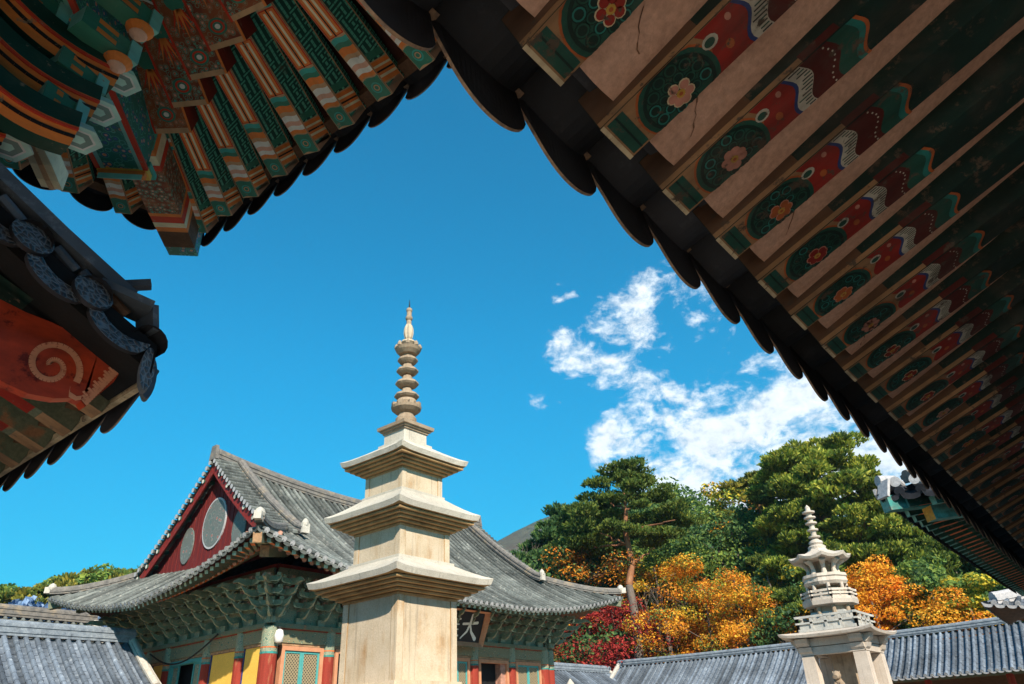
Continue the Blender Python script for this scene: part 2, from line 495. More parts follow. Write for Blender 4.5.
# clouds: noise on a high flat layer, kept to the part of the sky where the clouds stand
tc = N('ShaderNodeTexCoord'); sp = N('ShaderNodeSeparateXYZ'); lk(tc.outputs['Generated'], sp.inputs[0])
zc = wm('MAXIMUM', sp.outputs[2], .03)
px, py = wm('DIVIDE', sp.outputs[0], zc), wm('DIVIDE', sp.outputs[1], zc)
cv = N('ShaderNodeCombineXYZ'); lk(sp.outputs[0], cv.inputs[0]); lk(sp.outputs[1], cv.inputs[1]); lk(wm('MULTIPLY', sp.outputs[2], 1.5), cv.inputs[2])
def wn(scale, detail, rough, dist=0, off=0):
    nd = N('ShaderNodeTexNoise'); nd.inputs['Scale'].default_value = scale; nd.inputs['Detail'].default_value = detail
    nd.inputs['Roughness'].default_value = rough; nd.inputs['Distortion'].default_value = dist
    ad = N('ShaderNodeVectorMath', operation='ADD'); lk(cv.outputs[0], ad.inputs[0]); ad.inputs[1].default_value = (off, off * .7, 0); lk(ad.outputs[0], nd.inputs['Vector'])
    return nd.outputs[0]
def blob(x, y, rad, soft):
    d = ray(x, y)
    vm = N('ShaderNodeVectorMath', operation='DOT_PRODUCT'); lk(tc.outputs['Generated'], vm.inputs[0]); vm.inputs[1].default_value = d
    mr = N('ShaderNodeMapRange', interpolation_type='SMOOTHSTEP'); lk(vm.outputs['Value'], mr.inputs[0])
    mr.inputs[1].default_value = math.cos(rad / 720 * (1 + soft)); mr.inputs[2].default_value = math.cos(rad / 720 * .15)
    return mr.outputs[0]
CL = [(700, 458, 90, 1.08), (770, 432, 92, 1.1), (840, 425, 112, 1.1), (636, 446, 50, .97), (900, 490, 130, 1.0), (980, 530, 140, 1.0),
      (640, 345, 62, .80), (600, 360, 52, .73), (690, 318, 46, .71), (650, 380, 44, .75), (575, 352, 34, .75), (655, 286, 34, .75), (716, 345, 46, .75), (563, 293, 20, .66), (556, 213, 22, .6), (545, 398, 22, .66)]
mask = None
for x, y, r_, wt_ in CL:
    b = wm('MULTIPLY', blob(x, y, r_ * 1.25, .2), wt_)
    mask = b if mask is None else wm('MAXIMUM', mask, b)
n1 = wn(12, 10, .6, .35, 3.1); n2 = wn(44, 8, .65, .3, 8.7)
nn = wm('ADD', wm('MULTIPLY', n1, .72), wm('MULTIPLY', n2, .28))
dens = wm('ADD', nn, wm('MULTIPLY', wm('SUBTRACT', mask, 1), .34))
cf = N('ShaderNodeMapRange', interpolation_type='SMOOTHSTEP'); lk(dens, cf.inputs[0]); cf.inputs[1].default_value = .395; cf.inputs[2].default_value = .555
cmx = N('ShaderNodeMix', data_type='RGBA'); lk(wm('MULTIPLY', cf.outputs[0], .95), cmx.inputs[0]); 
hz = N('ShaderNodeMapRange', interpolation_type='SMOOTHSTEP'); lk(sp.outputs[2], hz.inputs[0]); hz.inputs[1].default_value = 0; hz.inputs[2].default_value = .52; hz.inputs[3].default_value = .56; hz.inputs[4].default_value = .98
hm = N('ShaderNodeMix', data_type='RGBA', blend_type='MULTIPLY'); hm.inputs[0].default_value = 1; lk(tint.outputs[2], hm.inputs[6]); lk(hz.outputs[0], hm.inputs[7]); lk(hm.outputs[2], cmx.inputs[6])
sh = N('ShaderNodeMapRange'); lk(n2, sh.inputs[0]); sh.inputs[1].default_value = .3; sh.inputs[2].default_value = .62; sh.inputs[3].default_value = .72; sh.inputs[4].default_value = 1.0
cc = N('ShaderNodeMix', data_type='RGBA', blend_type='MULTIPLY'); cc.inputs[0].default_value = 1; cc.inputs[6].default_value = (5.6, 6.0, 6.3, 1); lk(sh.outputs[0], cc.inputs[7])
lk(cc.outputs[2], cmx.inputs[7])
bg = N('ShaderNodeBackground'); bg.inputs[1].default_value = .10; lk(cmx.outputs[2], bg.inputs[0])
wo = N('ShaderNodeOutputWorld'); lk(bg.outputs[0], wo.inputs[0])
vs = scene.view_settings; vs.view_transform = 'Standard'; vs.look = 'None'; vs.gamma = 1; vs.exposure = EXPOSURE if 'EXPOSURE' in globals() else .55

# ---------------------------------------------------------------- terrain
def ground_z(x, y):
    e = max(0.0, x - 51); n = max(0.0, y - 48)
    h = .27 * e + .0006 * e * e * 0 + .16 * n
    h = 60 * (1 - math.exp(-h / 60))
    return h + (0 if h < .4 else 1.1 * noise.noise((x * .05, y * .05, 3)))


mb = MB(); mb.grid([[(x, y, 0) for x in (-400, -60, 0, 51.5)] for y in (-400, -60, 0, 48.5)])
tag(mb.build('ground', M['sand']), kind='structure')
mb = MB(); mb.grid([[(x, y, .02) for x in (-24, .9)] for y in (-24, 9)])  # unseen pale ground added to throw sunlight up onto the eaves
tag(mb.build('bounce_slab', M['bounce_floor']), kind='structure')
mb = MB()
xs = [-400, -250, -150, -100, -60, -30, -10, 10, 30, 45, 50, 52, 55, 60, 66, 74, 84, 96, 110, 130, 160, 200, 260, 330, 420]
ys = [-400, -250, -150, -100, -60, -30, -10, 5, 20, 35, 45, 48, 51, 56, 62, 70, 80, 95, 115, 140, 180, 240, 320, 420]
mb.grid([[(x, y, ground_z(x, y) - .05) for x in xs] for y in ys])
tag(mb.build('wooded_hill', M['slope'], smooth=True), kind='structure')
# far mountain
mb = MB(); rows = []
for i in range(80):
    az = R(-25 + 150 * i / 79); row = []
    for k in range(26):
        r_ = 430 + 1150 * k / 25
        azd = math.degrees(az)
        pk = 16 * math.exp(-((azd - 57) / 20) ** 2)
        crest = 1 - abs((r_ - 900) / 480); crest = max(-.25, crest); crest = crest * (1.5 - .5 * crest) if crest > 0 else crest
        p = V((math.sin(az) * r_, math.cos(az) * r_, 0))
        hh = math.tan(R(pk)) * 900 * crest
        hh += (22 * noise.noise(p * .006) + 8 * noise.noise(p * .02) + 3 * noise.noise(p * .07)) * max(.1, crest) - 8
        row.append((p.x, p.y, hh))
    rows.append(row)
mb.grid(rows); tag(mb.build('mountain', M['mountain'], smooth=True), kind='structure')
if HAZE:
    mb = MB(); mb.block((-1700, -420, -40), (1700, 1700, 330))
    m = bpy.data.materials.new('air'); m.use_nodes = True; nt = m.node_tree; nt.nodes.clear()
    o_ = nt.nodes.new('ShaderNodeOutputMaterial'); pv = nt.nodes.new('ShaderNodeVolumePrincipled')
    pv.inputs['Color'].default_value = (.45, .74, 1, 1); pv.inputs['Density'].default_value = .00018; pv.inputs['Anisotropy'].default_value = .2
    nt.links.new(pv.outputs[0], o_.inputs['Volume'])
    tag(mb.build('haze', m), kind='stuff')
class Roof:
    """tiled roof over a rectangle; each side has its eave line, its lift at hipped corners and a concave rise"""
    def __init__(s, x0, x1, y0, y1, z0, lift=0, span=1, bulge=0, a=.5, b=.03, D=7, hip=None, ridge=lambda x, y: 0, corners=None):
        s.r = (x0, x1, y0, y1); s.z0 = z0; s.lift = lift; s.span = span; s.bulge = bulge; s.a = a; s.b = b; s.D = D
        s.hip = hip or {}
        s.ridge = ridge
        s.corners = corners if corners is not None else ('SW', 'SE', 'NW', 'NE')
        s.F = {'S': (V((x0, y0, 0)), V((1, 0, 0)), V((0, -1, 0)), x1 - x0, 'SW', 'SE'),
               'N': (V((x1, y1, 0)), V((-1, 0, 0)), V((0, 1, 0)), x1 - x0, 'NE', 'NW'),
               'E': (V((x1, y0, 0)), V((0, 1, 0)), V((1, 0, 0)), y1 - y0, 'SE', 'NE'),
               'W': (V((x0, y1, 0)), V((0, -1, 0)), V((-1, 0, 0)), y1 - y0, 'NW', 'SW')}

    def cs(s, side, u):
        p0, t, n, Ln, ca, cb = s.F[side]
        return (u if ca in s.corners else 99.0), (Ln - u if cb in s.corners else 99.0)

    def P(s, side, u, d):
        p0, t, n, Ln, ca, cb = s.F[side]
        c0, c1 = s.cs(side, u)
        k0 = max(0, 1 - max(c0, 0) / s.span) ** 2; k1 = max(0, 1 - max(c1, 0) / s.span) ** 2
        k = max(k0, k1); w = max(0, 1 - d / s.D)
        p = p0 + t * u + n * (s.bulge * k * w - d) + t * (s.bulge * (k1 - k0) * w)
        p.z = s.z0 + s.lift * k * w + s.a * d + s.b * d * d
        p.z += s.ridge(p.x, p.y) * (1 - w)
        return p

    def axes(s, side, u, d):
        e = .05
        T = (s.P(side, u, d + e) - s.P(side, u, d - e)).normalized()   # up the slope
        S = (s.P(side, u + e, d) - s.P(side, u - e, d)).normalized()   # along the eave
        N = S.cross(T).normalized()
        if N.z < 0: N = -N
        return T, S, N

    def dmax(s, side, u):
        c0, c1 = s.cs(side, u)
        m = s.hip.get(side, s.D)
        lim = s.hip.get('end', 99)
        if side in ('S', 'N') and min(c0, c1) > lim: return s.D
        return min(m, c0, c1)


def tiles(rf, side, mb, pitch=.3, rad=.075, tl=.36, seg=5, u0=0, u1=None, pan=True, dcap=None, rimw=.022, traise=.0, m_lip=None, ltilt=.12, sagk=.2, ends=True, lip=.09, pseg=4,
          m_cov=0, m_pan=0, m_end=1, m_rim=2, lipw=1.0, start=.0, dstart=0.0, jit=.0):
    p0, t, n, Ln, ca, cb = rf.F[side]
    u1 = Ln if u1 is None else u1
    cnt = max(1, int(round((u1 - u0) / pitch))); pitch = (u1 - u0) / cnt
    rnd = random.Random(int(Ln * 10) + ord(side))
    for i in range(cnt + 1):
        u = u0 + i * pitch
        dm = rf.dmax(side, min(max(u, u0 + .02), u1 - .02))
        if dcap: dm = min(dm, dcap)
        # cover tiles
        nt = max(1, int(math.ceil((dm - dstart) / tl)))
        if dm - dstart > .08:
            ps = []; fs = []
            du = rnd.uniform(-jit, jit)
            for k in range(nt):
                da = dstart + k * tl; db = min(dstart + (k + 1) * tl, dm)
                du = .6 * du + rnd.uniform(-jit, jit)
                for d, rr in ((da, rad), (db, rad * .84)):
                    T, S, N = rf.axes(side, u, d)
                    c = rf.P(side, u + du, d) + N * (.03 + traise)
                    for q in range(seg + 1):
                        an = PI * q / seg
                        ps.append(c + S * (rr * math.cos(an)) + N * (rr * math.sin(an)))
            nr = len(ps) // (seg + 1)
            for r_ in range(nr - 1):
                for q in range(seg):
                    a = r_ * (seg + 1) + q
                    fs.append((a, a + 1, a + seg + 2, a + seg + 1))
            mb.add(ps, fs, m_cov)
            if ends:
                T, S, N = rf.axes(side, u, dstart)
                c = rf.P(side, u, dstart) + N * (.035 + traise) - T * .012
                sg = max(8, seg * 2)
                disc = [c + (S * math.cos(2 * PI * q / sg) + N * math.sin(2 * PI * q / sg)) * rad * 1.04 for q in range(sg)]
                back = [p + T * .03 for p in disc]
                mb.poly(disc, m_end)
                mb.add(disc + back, [(q, (q + 1) % sg, sg + (q + 1) % sg, sg + q) for q in range(sg)], m_rim)
        # pan tiles between this cover and the next
        if pan and i < cnt:
            um = u + pitch / 2
            dmp = rf.dmax(side, um)
            if dcap: dmp = min(dmp, dcap)
            if dmp - dstart > .05:
                ps = []; fs = []
                nt = max(1, int(math.ceil((dmp - dstart) / tl)))
                sag = pitch * sagk
                for k in range(nt):
                    da = dstart + k * tl; db = min(dstart + (k + 1) * tl, dmp)
                    for d, up in ((da, .022), (db, .0)):
                        T, S, N = rf.axes(side, um, d)
                        for q in range(pseg + 1):
                            f = q / pseg * 2 - 1
                            ps.append(rf.P(side, um + f * pitch / 2, d) + N * (up - sag * (1 - f * f) + .01))
                nr = len(ps) // (pseg + 1)
                for r_ in range(nr - 1):
                    for q in range(pseg):
                        a = r_ * (pseg + 1) + q
                        fs.append((a, a + 1, a + pseg + 2, a + pseg + 1))
                mb.add(ps, fs, m_pan)
                if ends and lip:
                    T, S, N = rf.axes(side, um, dstart)
                    sg = max(6, pseg * 2)
                    top = []; bot = []
                    for q in range(sg + 1):
                        f = q / sg * 2 - 1
                        b0 = rf.P(side, um + f * pitch / 2 * lipw, dstart)
                        top.append(b0 + N * (.03 - sag * (1 - f * f)) - T * .005)
                        bot.append(b0 + N * (.012 - (sag + lip) * math.sqrt(max(0, 1 - f * f)) ** .56) - T * (.02 + lip * ltilt * (1 - f * f) ** .8))
                    th = T * rimw
                    ps = top + bot + [p + th for p in top] + [p + th for p in bot]
                    k = sg + 1
                    fs = [(q, q + 1, k + q + 1, k + q) for q in range(sg)]
                    mb.add(ps, fs, m_end if m_lip is None else m_lip)
                    mb.add(ps, [(2 * k + q, 2 * k + q + 1, 3 * k + q + 1, 3 * k + q) for q in range(sg)], m_pan)
                    mb.add(ps, [(k + q, k + q + 1, 3 * k + q + 1, 3 * k + q) for q in range(sg)], m_rim)


def soffit(rf, side, mb, d0, d1, drop, m=0, u0=0, u1=None, n=24, dn=4):
    Ln = rf.F[side][3]; u1 = Ln if u1 is None else u1
    rows = []
    for i in range(n + 1):
        u = u0 + (u1 - u0) * i / n
        rows.append([rf.P(side, clampu(rf, side, u, d0 + (d1 - d0) * k / dn), d0 + (d1 - d0) * k / dn) - V((0, 0, drop)) for k in range(dn + 1)])
    mb.grid(rows, m)


def clampu(rf, side, u, d):
    c0, c1 = rf.cs(side, u); Ln = rf.F[side][3]
    if c0 < d: return d
    if c1 < d: return Ln - d
    return u


def fan_u(rf, side, u, ov, spread=1.6):
    """inner end of a rafter: square to the eave away from the corners, fanned round the corner column near them"""
    c0, c1 = rf.cs(side, u); Ln = rf.F[side][3]; lim = ov * spread
    if c0 < lim: return ov + (lim - ov) * c0 / lim
    if c1 < lim: return Ln - (ov + (lim - ov) * c1 / lim)
    return u


def ridge_prof(w, h, layers=4):
    p = []; hw = w / 2
    for k in range(layers):
        z0 = h * .75 * k / layers; z1 = h * .75 * (k + 1) / layers
        e = .03 if k % 2 else 0
        p += [(hw + e, z0), (hw + e, z1 - .005)]
    top = [(hw * .75 * math.cos(a), h * .75 + h * .25 * math.sin(a)) for a in [PI * q / 6 for q in range(7)]]
    right = p + top
    left = [(-x, z) for x, z in p[::-1]]
    return right + left


def ridge(mb, pts, w=.35, h=.5, m=0, layers=4):
    mb.sweep(ridge_prof(w, h, layers), pts, m)


# ---------------------------------------------------------------- painted rafter ends (local: x outwards, end at x=0, underside z=0)
def wave_strip(mb, xa, xb, w, amp, z, m, ph=0.0, n=10):
    lo = []; hi = []
    for i in range(n + 1):
        y = -w / 2 + w * i / n
        o = amp * math.sin(PI * 2 * i / n + ph)
        lo.append((xa + o, y, z)); hi.append((xb + o, y, z))
    mb.add(lo + hi, [(i, i + 1, n + 2 + i, n + 1 + i) for i in range(n)], m)


def disc(mb, cx, cy, rx, ry, z, m, w, n=20):
    pts = []
    for i in range(n):
        a = 2 * PI * i / n
        pts.append((cx + rx * math.cos(a), max(-w / 2, min(w / 2, cy + ry * math.sin(a))), z))
    mb.poly(pts, m)


def annulus(mb, cx, cy, rx, ry, t, z, m, w, n=28, a0=0, a1=2 * PI):
    ps = []
    for i in range(n + 1):
        a = a0 + (a1 - a0) * i / n
        for q in (1, 1 - t):
            ps.append((cx + q * rx * math.cos(a), max(-w / 2, min(w / 2, cy + q * ry * math.sin(a))), z))
    mb.add(ps, [(2 * i, 2 * i + 2, 2 * i + 3, 2 * i + 1) for i in range(n)], m)


def rect(mb, xa, xb, ya, yb, z, m):
    mb.poly([(xa, ya, z), (xb, ya, z), (xb, yb, z), (xa, yb, z)], m)


def lotus_rafter(w, h, Ln, seed=0):
    """flying rafter of the near eave: lotus and bands on the underside"""
    rn = random.Random(seed)
    mb = MB(); K = ['dgreen', 'tan', 'green', 'dgreen', 'teal', 'red', 'white', 'dred', 'orange', 'yellow', 'cream', 'blue', 'black', 'pink', 'brown']
    ix = {k: i for i, k in enumerate(K)}; ix['dgreen'] = 0
    mb.block((-Ln, -w / 2, 0), (0, w / 2, h), ix['dgreen'])
    mb.block((-.50, -w / 2 - .001, .002), (-.002, w / 2 + .001, .022), ix['tan']); mb.block((-.34, -w / 2 - .001, .023), (-.002, w / 2 + .001, h - .004), ix['brown']); mb.block((-.62, -w / 2 - .0012, .002), (-.5, w / 2 + .0012, .03), ix['dred'])
    e = .0012; hw = w / 2
    rect(mb, -.50, -.004, -hw, hw, -e, ix['tan'])
    rect(mb, -.012, .001, -hw, hw, -e * 2.2, ix['cream'])
    rect(mb, -.072, -.018, -hw + .007, hw - .007, -e * 2, ix['green'])
    rect(mb, -.050, -.044, -hw + .007, hw - .007, -e * 3, ix['dgreen'])
    cx, cy = -.205 + rn.uniform(-.008, .008), -.022
    disc(mb, cx, cy, .128, .125, -e * 2, ix['orange'], w, 30)
    disc(mb, cx, cy, .122, .118, -e * 3, ix['green'], w, 30)
    annulus(mb, cx, cy, .108, .104, .10, -e * 4, ix['dgreen'], w)
    for rr, nn, s_ in ((.078, 12, .021), (.046, 8, .018)):
        for i in range(nn):
            a = 2 * PI * i / nn + rr * 9
            x, y = cx + rr * math.cos(a), cy + rr * math.sin(a)
            if abs(y) < hw - .008:
                disc(mb, x, y, s_, s_, -e * 5, ix['dgreen'], w, 12)
                annulus(mb, x, y, s_ * .85, s_ * .85, .28, -e * 6, ix['green'] if rn.random() < .6 else ix['teal'], w, 12)
    fc_ = rn.choice(('red', 'red', 'pink', 'orange')); fo_ = rn.choice(('pink', 'cream', 'pink')); nf_ = rn.choice((6, 7, 8))
    for i in range(nf_):
        a = 2 * PI * i / nf_ + rn.random() * .5
        disc(mb, cx + .026 * math.cos(a), cy + .026 * math.sin(a), .0165, .0165, -e * 7, ix[fo_], w, 10)
        disc(mb, cx + .025 * math.cos(a), cy + .025 * math.sin(a), .0135, .0135, -e * 8, ix[fc_], w, 10)
    disc(mb, cx, cy, .013, .013, -e * 9, ix['yellow'], w, 10)
    disc(mb, cx, cy, .006, .006, -e * 10, ix['orange'], w, 8)
    # red field with a pale bud, white band with strokes, dark bands
    n_before = len(mb.v); sh_ = rn.uniform(-.018, .018); st_ = rn.uniform(.93, 1.07)
    wave_strip(mb, -.455, -.335, w, .016, -e * 2.6, ix['red'], .6)
    disc(mb, -.352, .030, .024, .021, -e * 4, ix['white'], w, 12); disc(mb, -.350, .030, .016, .013, -e * 5, ix['green'], w, 12)
    disc(mb, -.39, -.02, .012, .016, -e * 4, ix['orange'], w, 10); disc(mb, -.42, .05, .009, .012, -e * 4, ix['pink'], w, 10)
    wave_strip(mb, -.462, -.450, w, .016, -e * 3, ix['blue'], .6)
    wave_strip(mb, -.515, -.462, w, .016, -e * 3, ix['white'], .6)
    for i in range(13):
        y = -hw + w * (i + .5) / 13; o = .016 * math.sin(PI * 2 * (i + .5) / 13 + .6)
        L_ = rn.uniform(.02, .046)
        rect(mb, -.512 + o, -.512 + o + L_, y - .0022, y + .0022, -e * 4, ix['green'] if i % 2 else ix['black'])
    wave_strip(mb, -.610, -.515, w, .016, -e * 2.6, ix['dred'], .6)
    for i in range(9):
        y = -hw + w * (i + .5) / 9; o = .016 * math.sin(PI * 2 * (i + .5) / 9 + .6)
        disc(mb, -.588 + o, y, .0035, .004, -e * 4, ix['white'], w, 6)
    wave_strip(mb, -.672, -.610, w, .016, -e * 2.6, ix['green'], .6)
    wave_strip(mb, -.694, -.672, w, .016, -e * 3, ix['teal'], .6)
    wave_strip(mb, -.706, -.694, w, .016, -e * 3.4, ix['orange'], .6)
    mb.v[n_before:] = [((x + .335) * st_ - .335 + sh_, y, z) for x, y, z in mb.v[n_before:]]
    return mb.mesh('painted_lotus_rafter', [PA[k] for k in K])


def stripe_rafter(w, h, Ln):
    """flying rafter of the bracketed pavilion: slanted cheeks with a stroke pattern, orange striped panel on the narrow underside"""
    mb = MB(); K = ['maze', 'green', 'orange', 'white', 'pink', 'black', 'teal', 'brown', 'yellow', 'tan', 'cream', 'red']
    ix = {k: i for i, k in enumerate(K)}; ht = w / 2; hb = w * .24; e = .0014
    ps = [(x, y, z) for x in (-Ln, 0) for y, z in ((-hb, 0), (hb, 0), (ht, h * .72), (ht, h), (-ht, h), (-ht, h * .72))]
    mb.add(ps, [(0, 1, 7, 6), (1, 2, 8, 7), (2, 3, 9, 8), (3, 4, 10, 9), (4, 5, 11, 10), (5, 0, 6, 11), (0, 5, 4, 3, 2, 1)], ix['maze'])
    mb.add(ps, [(6, 7, 8, 9, 10, 11)], ix['brown'])
    rect(mb, -Ln, 0, -hb, hb, -e, ix['tan'])
    bw = hb * 2 - .006
    def band(a, b, k, lv=2.4, amp=.007): wave_strip(mb, a, b, bw, amp, -e * lv, ix[k], .4, 6)
    band(-Ln + .02, -.99, 'green'); annulus(mb, -1.03, 0, .03, .032, .3, -e * 3.4, ix['teal'], bw)
    band(-.985, -.955, 'white'); band(-.955, -.915, 'orange'); band(-.915, -.885, 'teal')
    rect(mb, -.875, -.475, -bw / 2, bw / 2, -e * 2, ix['red']); rect(mb, -.868, -.482, -bw * .42, bw * .42, -e * 3, ix['orange'])
    for s_ in (-1, 1): rect(mb, -.855, -.495, s_ * bw * .2 - .008, s_ * bw * .2 + .008, -e * 4, ix['cream'])
    rect(mb, -.875, -.475, -.0042, .0042, -e * 5, ix['black'])
    band(-.465, -.430, 'teal'); band(-.430, -.395, 'green'); band(-.395, -.345, 'orange'); band(-.345, -.315, 'tan')
    band(-.315, -.27, 'white'); band(-.27, -.235, 'pink'); band(-.235, -.20, 'white'); band(-.2, -.17, 'orange'); band(-.16, -.01, 'green')
    annulus(mb, -.085, 0, .04, .034, .25, -e * 3.4, ix['teal'], bw); annulus(mb, -.085, 0, .022, .02, .35, -e * 3.4, ix['tan'], bw)
    def cheek(s_, a, b, k, lv=1, z0=0.0, z1=1.0, sl=.05):
        f = lambda z: (s_ * (hb + (ht - hb) * z + e * lv), h * .72 * z)
        (ya, za), (yb, zb) = f(z0), f(z1)
        mb.poly([(a, ya, za - e * lv * .6), (b, ya, za - e * lv * .6), (b + sl, yb, zb - e * lv * .6), (a + sl, yb, zb - e * lv * .6)], ix[k])
    for s_ in (-1, 1):
        cheek(s_, -.24, -.08, 'tan'); cheek(s_, -.232, -.09, 'orange', 2, .03, .97); cheek(s_, -.205, -.190, 'cream', 3, .03, .97)
        cheek(s_, -.170, -.158, 'black', 3, .03, .97); cheek(s_, -.140, -.122, 'cream', 3, .03, .97)
        cheek(s_, -.075, -.05, 'green'); cheek(s_, -.05, -.0, 'brown', 1, 0, 1, 0)
        cheek(s_, -.30, -.255, 'green', 1); cheek(s_, -Ln + .0, -Ln + .07, 'green', 1); cheek(s_, -Ln + .07, -Ln + .09, 'tan', 1)
        cheek(s_, -Ln, -.0, 'tan', 1.5, 0, .06, 0); cheek(s_, -Ln, -.0, 'tan', 1.5, .94, 1.0, 0)
    return mb.mesh('striped_flying_rafter', [PB[k] for k in K])


def floral_rafter(w, h, Ln):
    """long rafter: flat underside with flowers, flame lotus and bands towards its end, dark red cheeks"""
    mb = MB(); K = ['floral_red', 'dred', 'orange', 'teal', 'green', 'red', 'pink', 'white', 'tan']
    ix = {k: i for i, k in enumerate(K)}; hw = w / 2; e = .0014
    mb.block((-Ln, -hw, 0), (0, hw, h), 1)
    rect(mb, -Ln, 0, -hw + .006, hw - .006, -e, 0)
    for s_, kk in ((-1, 'orange'), (1, 'red')): rect(mb, -Ln, 0, s_ * hw - .008, s_ * hw + .008, -e * 1.5, ix[kk])
    iw = w - .016
    wave_strip(mb, -.66, -.62, iw, .02, -e * 2, ix['orange'], .3); wave_strip(mb, -.62, -.60, iw, .02, -e * 2.2, ix['teal'], .3); wave_strip(mb, -.60, -.54, iw, .02, -e * 2, ix['green'], .3)
    wave_strip(mb, -.54, -.525, iw, .02, -e * 2.2, ix['white'], .3)
    annulus(mb, -.82, 0, .055, .055, .3, -e * 3, ix['teal'], w); disc(mb, -.82, 0, .03, .03, -e * 3, ix['red'], w, 12)
    annulus(mb, -1.1, .02, .05, .05, .3, -e * 3, ix['white'], w); disc(mb, -1.1, .02, .03, .03, -e * 3, ix['teal'], w, 12)
    for i in range(7):
        a = (i - 3) * .36
        mb.poly([(-.36, a * .012 - .012, -e * (3 + i % 2)), (-.20 - abs(a) * .05, a * .075, -e * (3 + i % 2)), (-.36, a * .012 + .012, -e * (3 + i % 2))], ix['orange'] if i % 2 else ix['red'])
    disc(mb, -.40, 0, .05, .06, -e * 3, ix['green'], w, 16); disc(mb, -.11, 0, .045, .06, -e * 2, ix['green'], w, 16); annulus(mb, -.11, 0, .034, .045, .3, -e * 3, ix['red'], w); disc(mb, -.11, 0, .014, .018, -e * 3, ix['white'], w, 10)
    wave_strip(mb, -.03, 0, iw, 0, -e * 2, ix['tan'])
    return mb.mesh('floral_long_rafter', [PB[k] for k in K])


def plain_rafter(w, h, Ln, side, end, under):
    mb = MB()
    mb.block((-Ln, -w / 2, 0), (0, w / 2, h), 0)
    mb.poly([(.0015, -w / 2, 0), (.0015, w / 2, 0), (.0015, w / 2, h), (.0015, -w / 2, h)], 1)
    rect(mb, -.16, 0, -w / 2, w / 2, -.002, 1)
    rect(mb, -.55, -.2, -w / 2, w / 2, -.002, 2)
    return mb.mesh('plain_flying_rafter', [side, end, under])


def round_rafter(r, Ln, mat, end, band):
    mb = MB()
    mb.tube([(-Ln, 0, r), (0, 0, r)], r, 9, 0, True, 1)
    mb.tube([(-.14, 0, r), (-.03, 0, r)], r + .002, 9, 2, False)
    return mb.mesh('round_rafter', [mat, end, band], smooth=False)
# ---------------------------------------------------------------- three storey stone pagoda
cx, cy = 10.17, 11.2
pg = thing('stone_pagoda', 'tall three storey cream granite pagoda with a ringed spire before the hall', 'pagoda', (cx, cy, 0))


def sq(h, z, n=1): return [(cx - h, cy - h, z), (cx + h, cy - h, z), (cx + h, cy + h, z), (cx - h, cy + h, z)]


def frustum(mb, h0, z0, h1, z1, m=0, bev=.012):
    """square block whose edges are a little worn"""
    def octa(h, z):
        b = bev
        return [(cx - h + b, cy - h, z), (cx + h - b, cy - h, z), (cx + h, cy - h + b, z), (cx + h, cy + h - b, z), (cx + h - b, cy + h, z), (cx - h + b, cy + h, z), (cx - h, cy + h - b, z), (cx - h, cy - h + b, z)]
    a = octa(h0, z0); b_ = octa(h1, z1)
    mb.add(a + b_, [list(range(8))[::-1], list(range(8, 16))] + [(i, (i + 1) % 8, 8 + (i + 1) % 8, 8 + i) for i in range(8)], m)


mb = MB()
for h0, z0, h1, z1 in ((2.3, 0, 2.3, .3), (2.05, .3, 2.05, 1.0), (2.2, 1.0, 2.05, 1.15), (1.45, 1.15, 1.45, 2.25), (1.62, 2.25, 1.55, 2.45), (.90, 2.45, .90, 2.52), (.86, 2.52, .85, 2.60)):
    frustum(mb, h0, z0, h1, z1)
mb.build('base', M['granite'], pg)


def storey(h, ht, z0, z1):
    mb = MB(); frustum(mb, h, z0, ht, z1)
    o = mb.build('storey_body', M['granite'], pg)
    w_ = h * .19
    for sx, sy in ((-1, -1), (1, -1), (1, 1), (-1, 1)):
        mp = MB()
        for ax in (0, 1):
            # pilaster strip, proud of the wall
            if ax == 0:
                a = (cx + sx * (h - w_), cy + sy * (h + .010), z0 + .003); b = (cx + sx * (h + .010), cy + sy * (h - .03), z1 - .003)
            else:
                a = (cx + sx * (h + .0085), cy + sy * (h - w_), z0 + .003); b = (cx + sx * (h - .03), cy + sy * (h + .0085), z1 - .003)
            mp.block(a, b, 0)
            # rusty joint beside the pilaster
            e = h - w_ - .012
            if ax == 0: mp.block((cx + sx * e, cy + sy * (h + .003), z0 + .003), (cx + sx * (e + .012), cy + sy * (h - .02), z1 - .003), 1)
            else: mp.block((cx + sx * (h + .003), cy + sy * e, z0 + .003), (cx + sx * (h - .02), cy + sy * (e + .012), z1 - .003), 1)
        mp.build('corner_pilaster', [M['granite'], M['seam']], o)


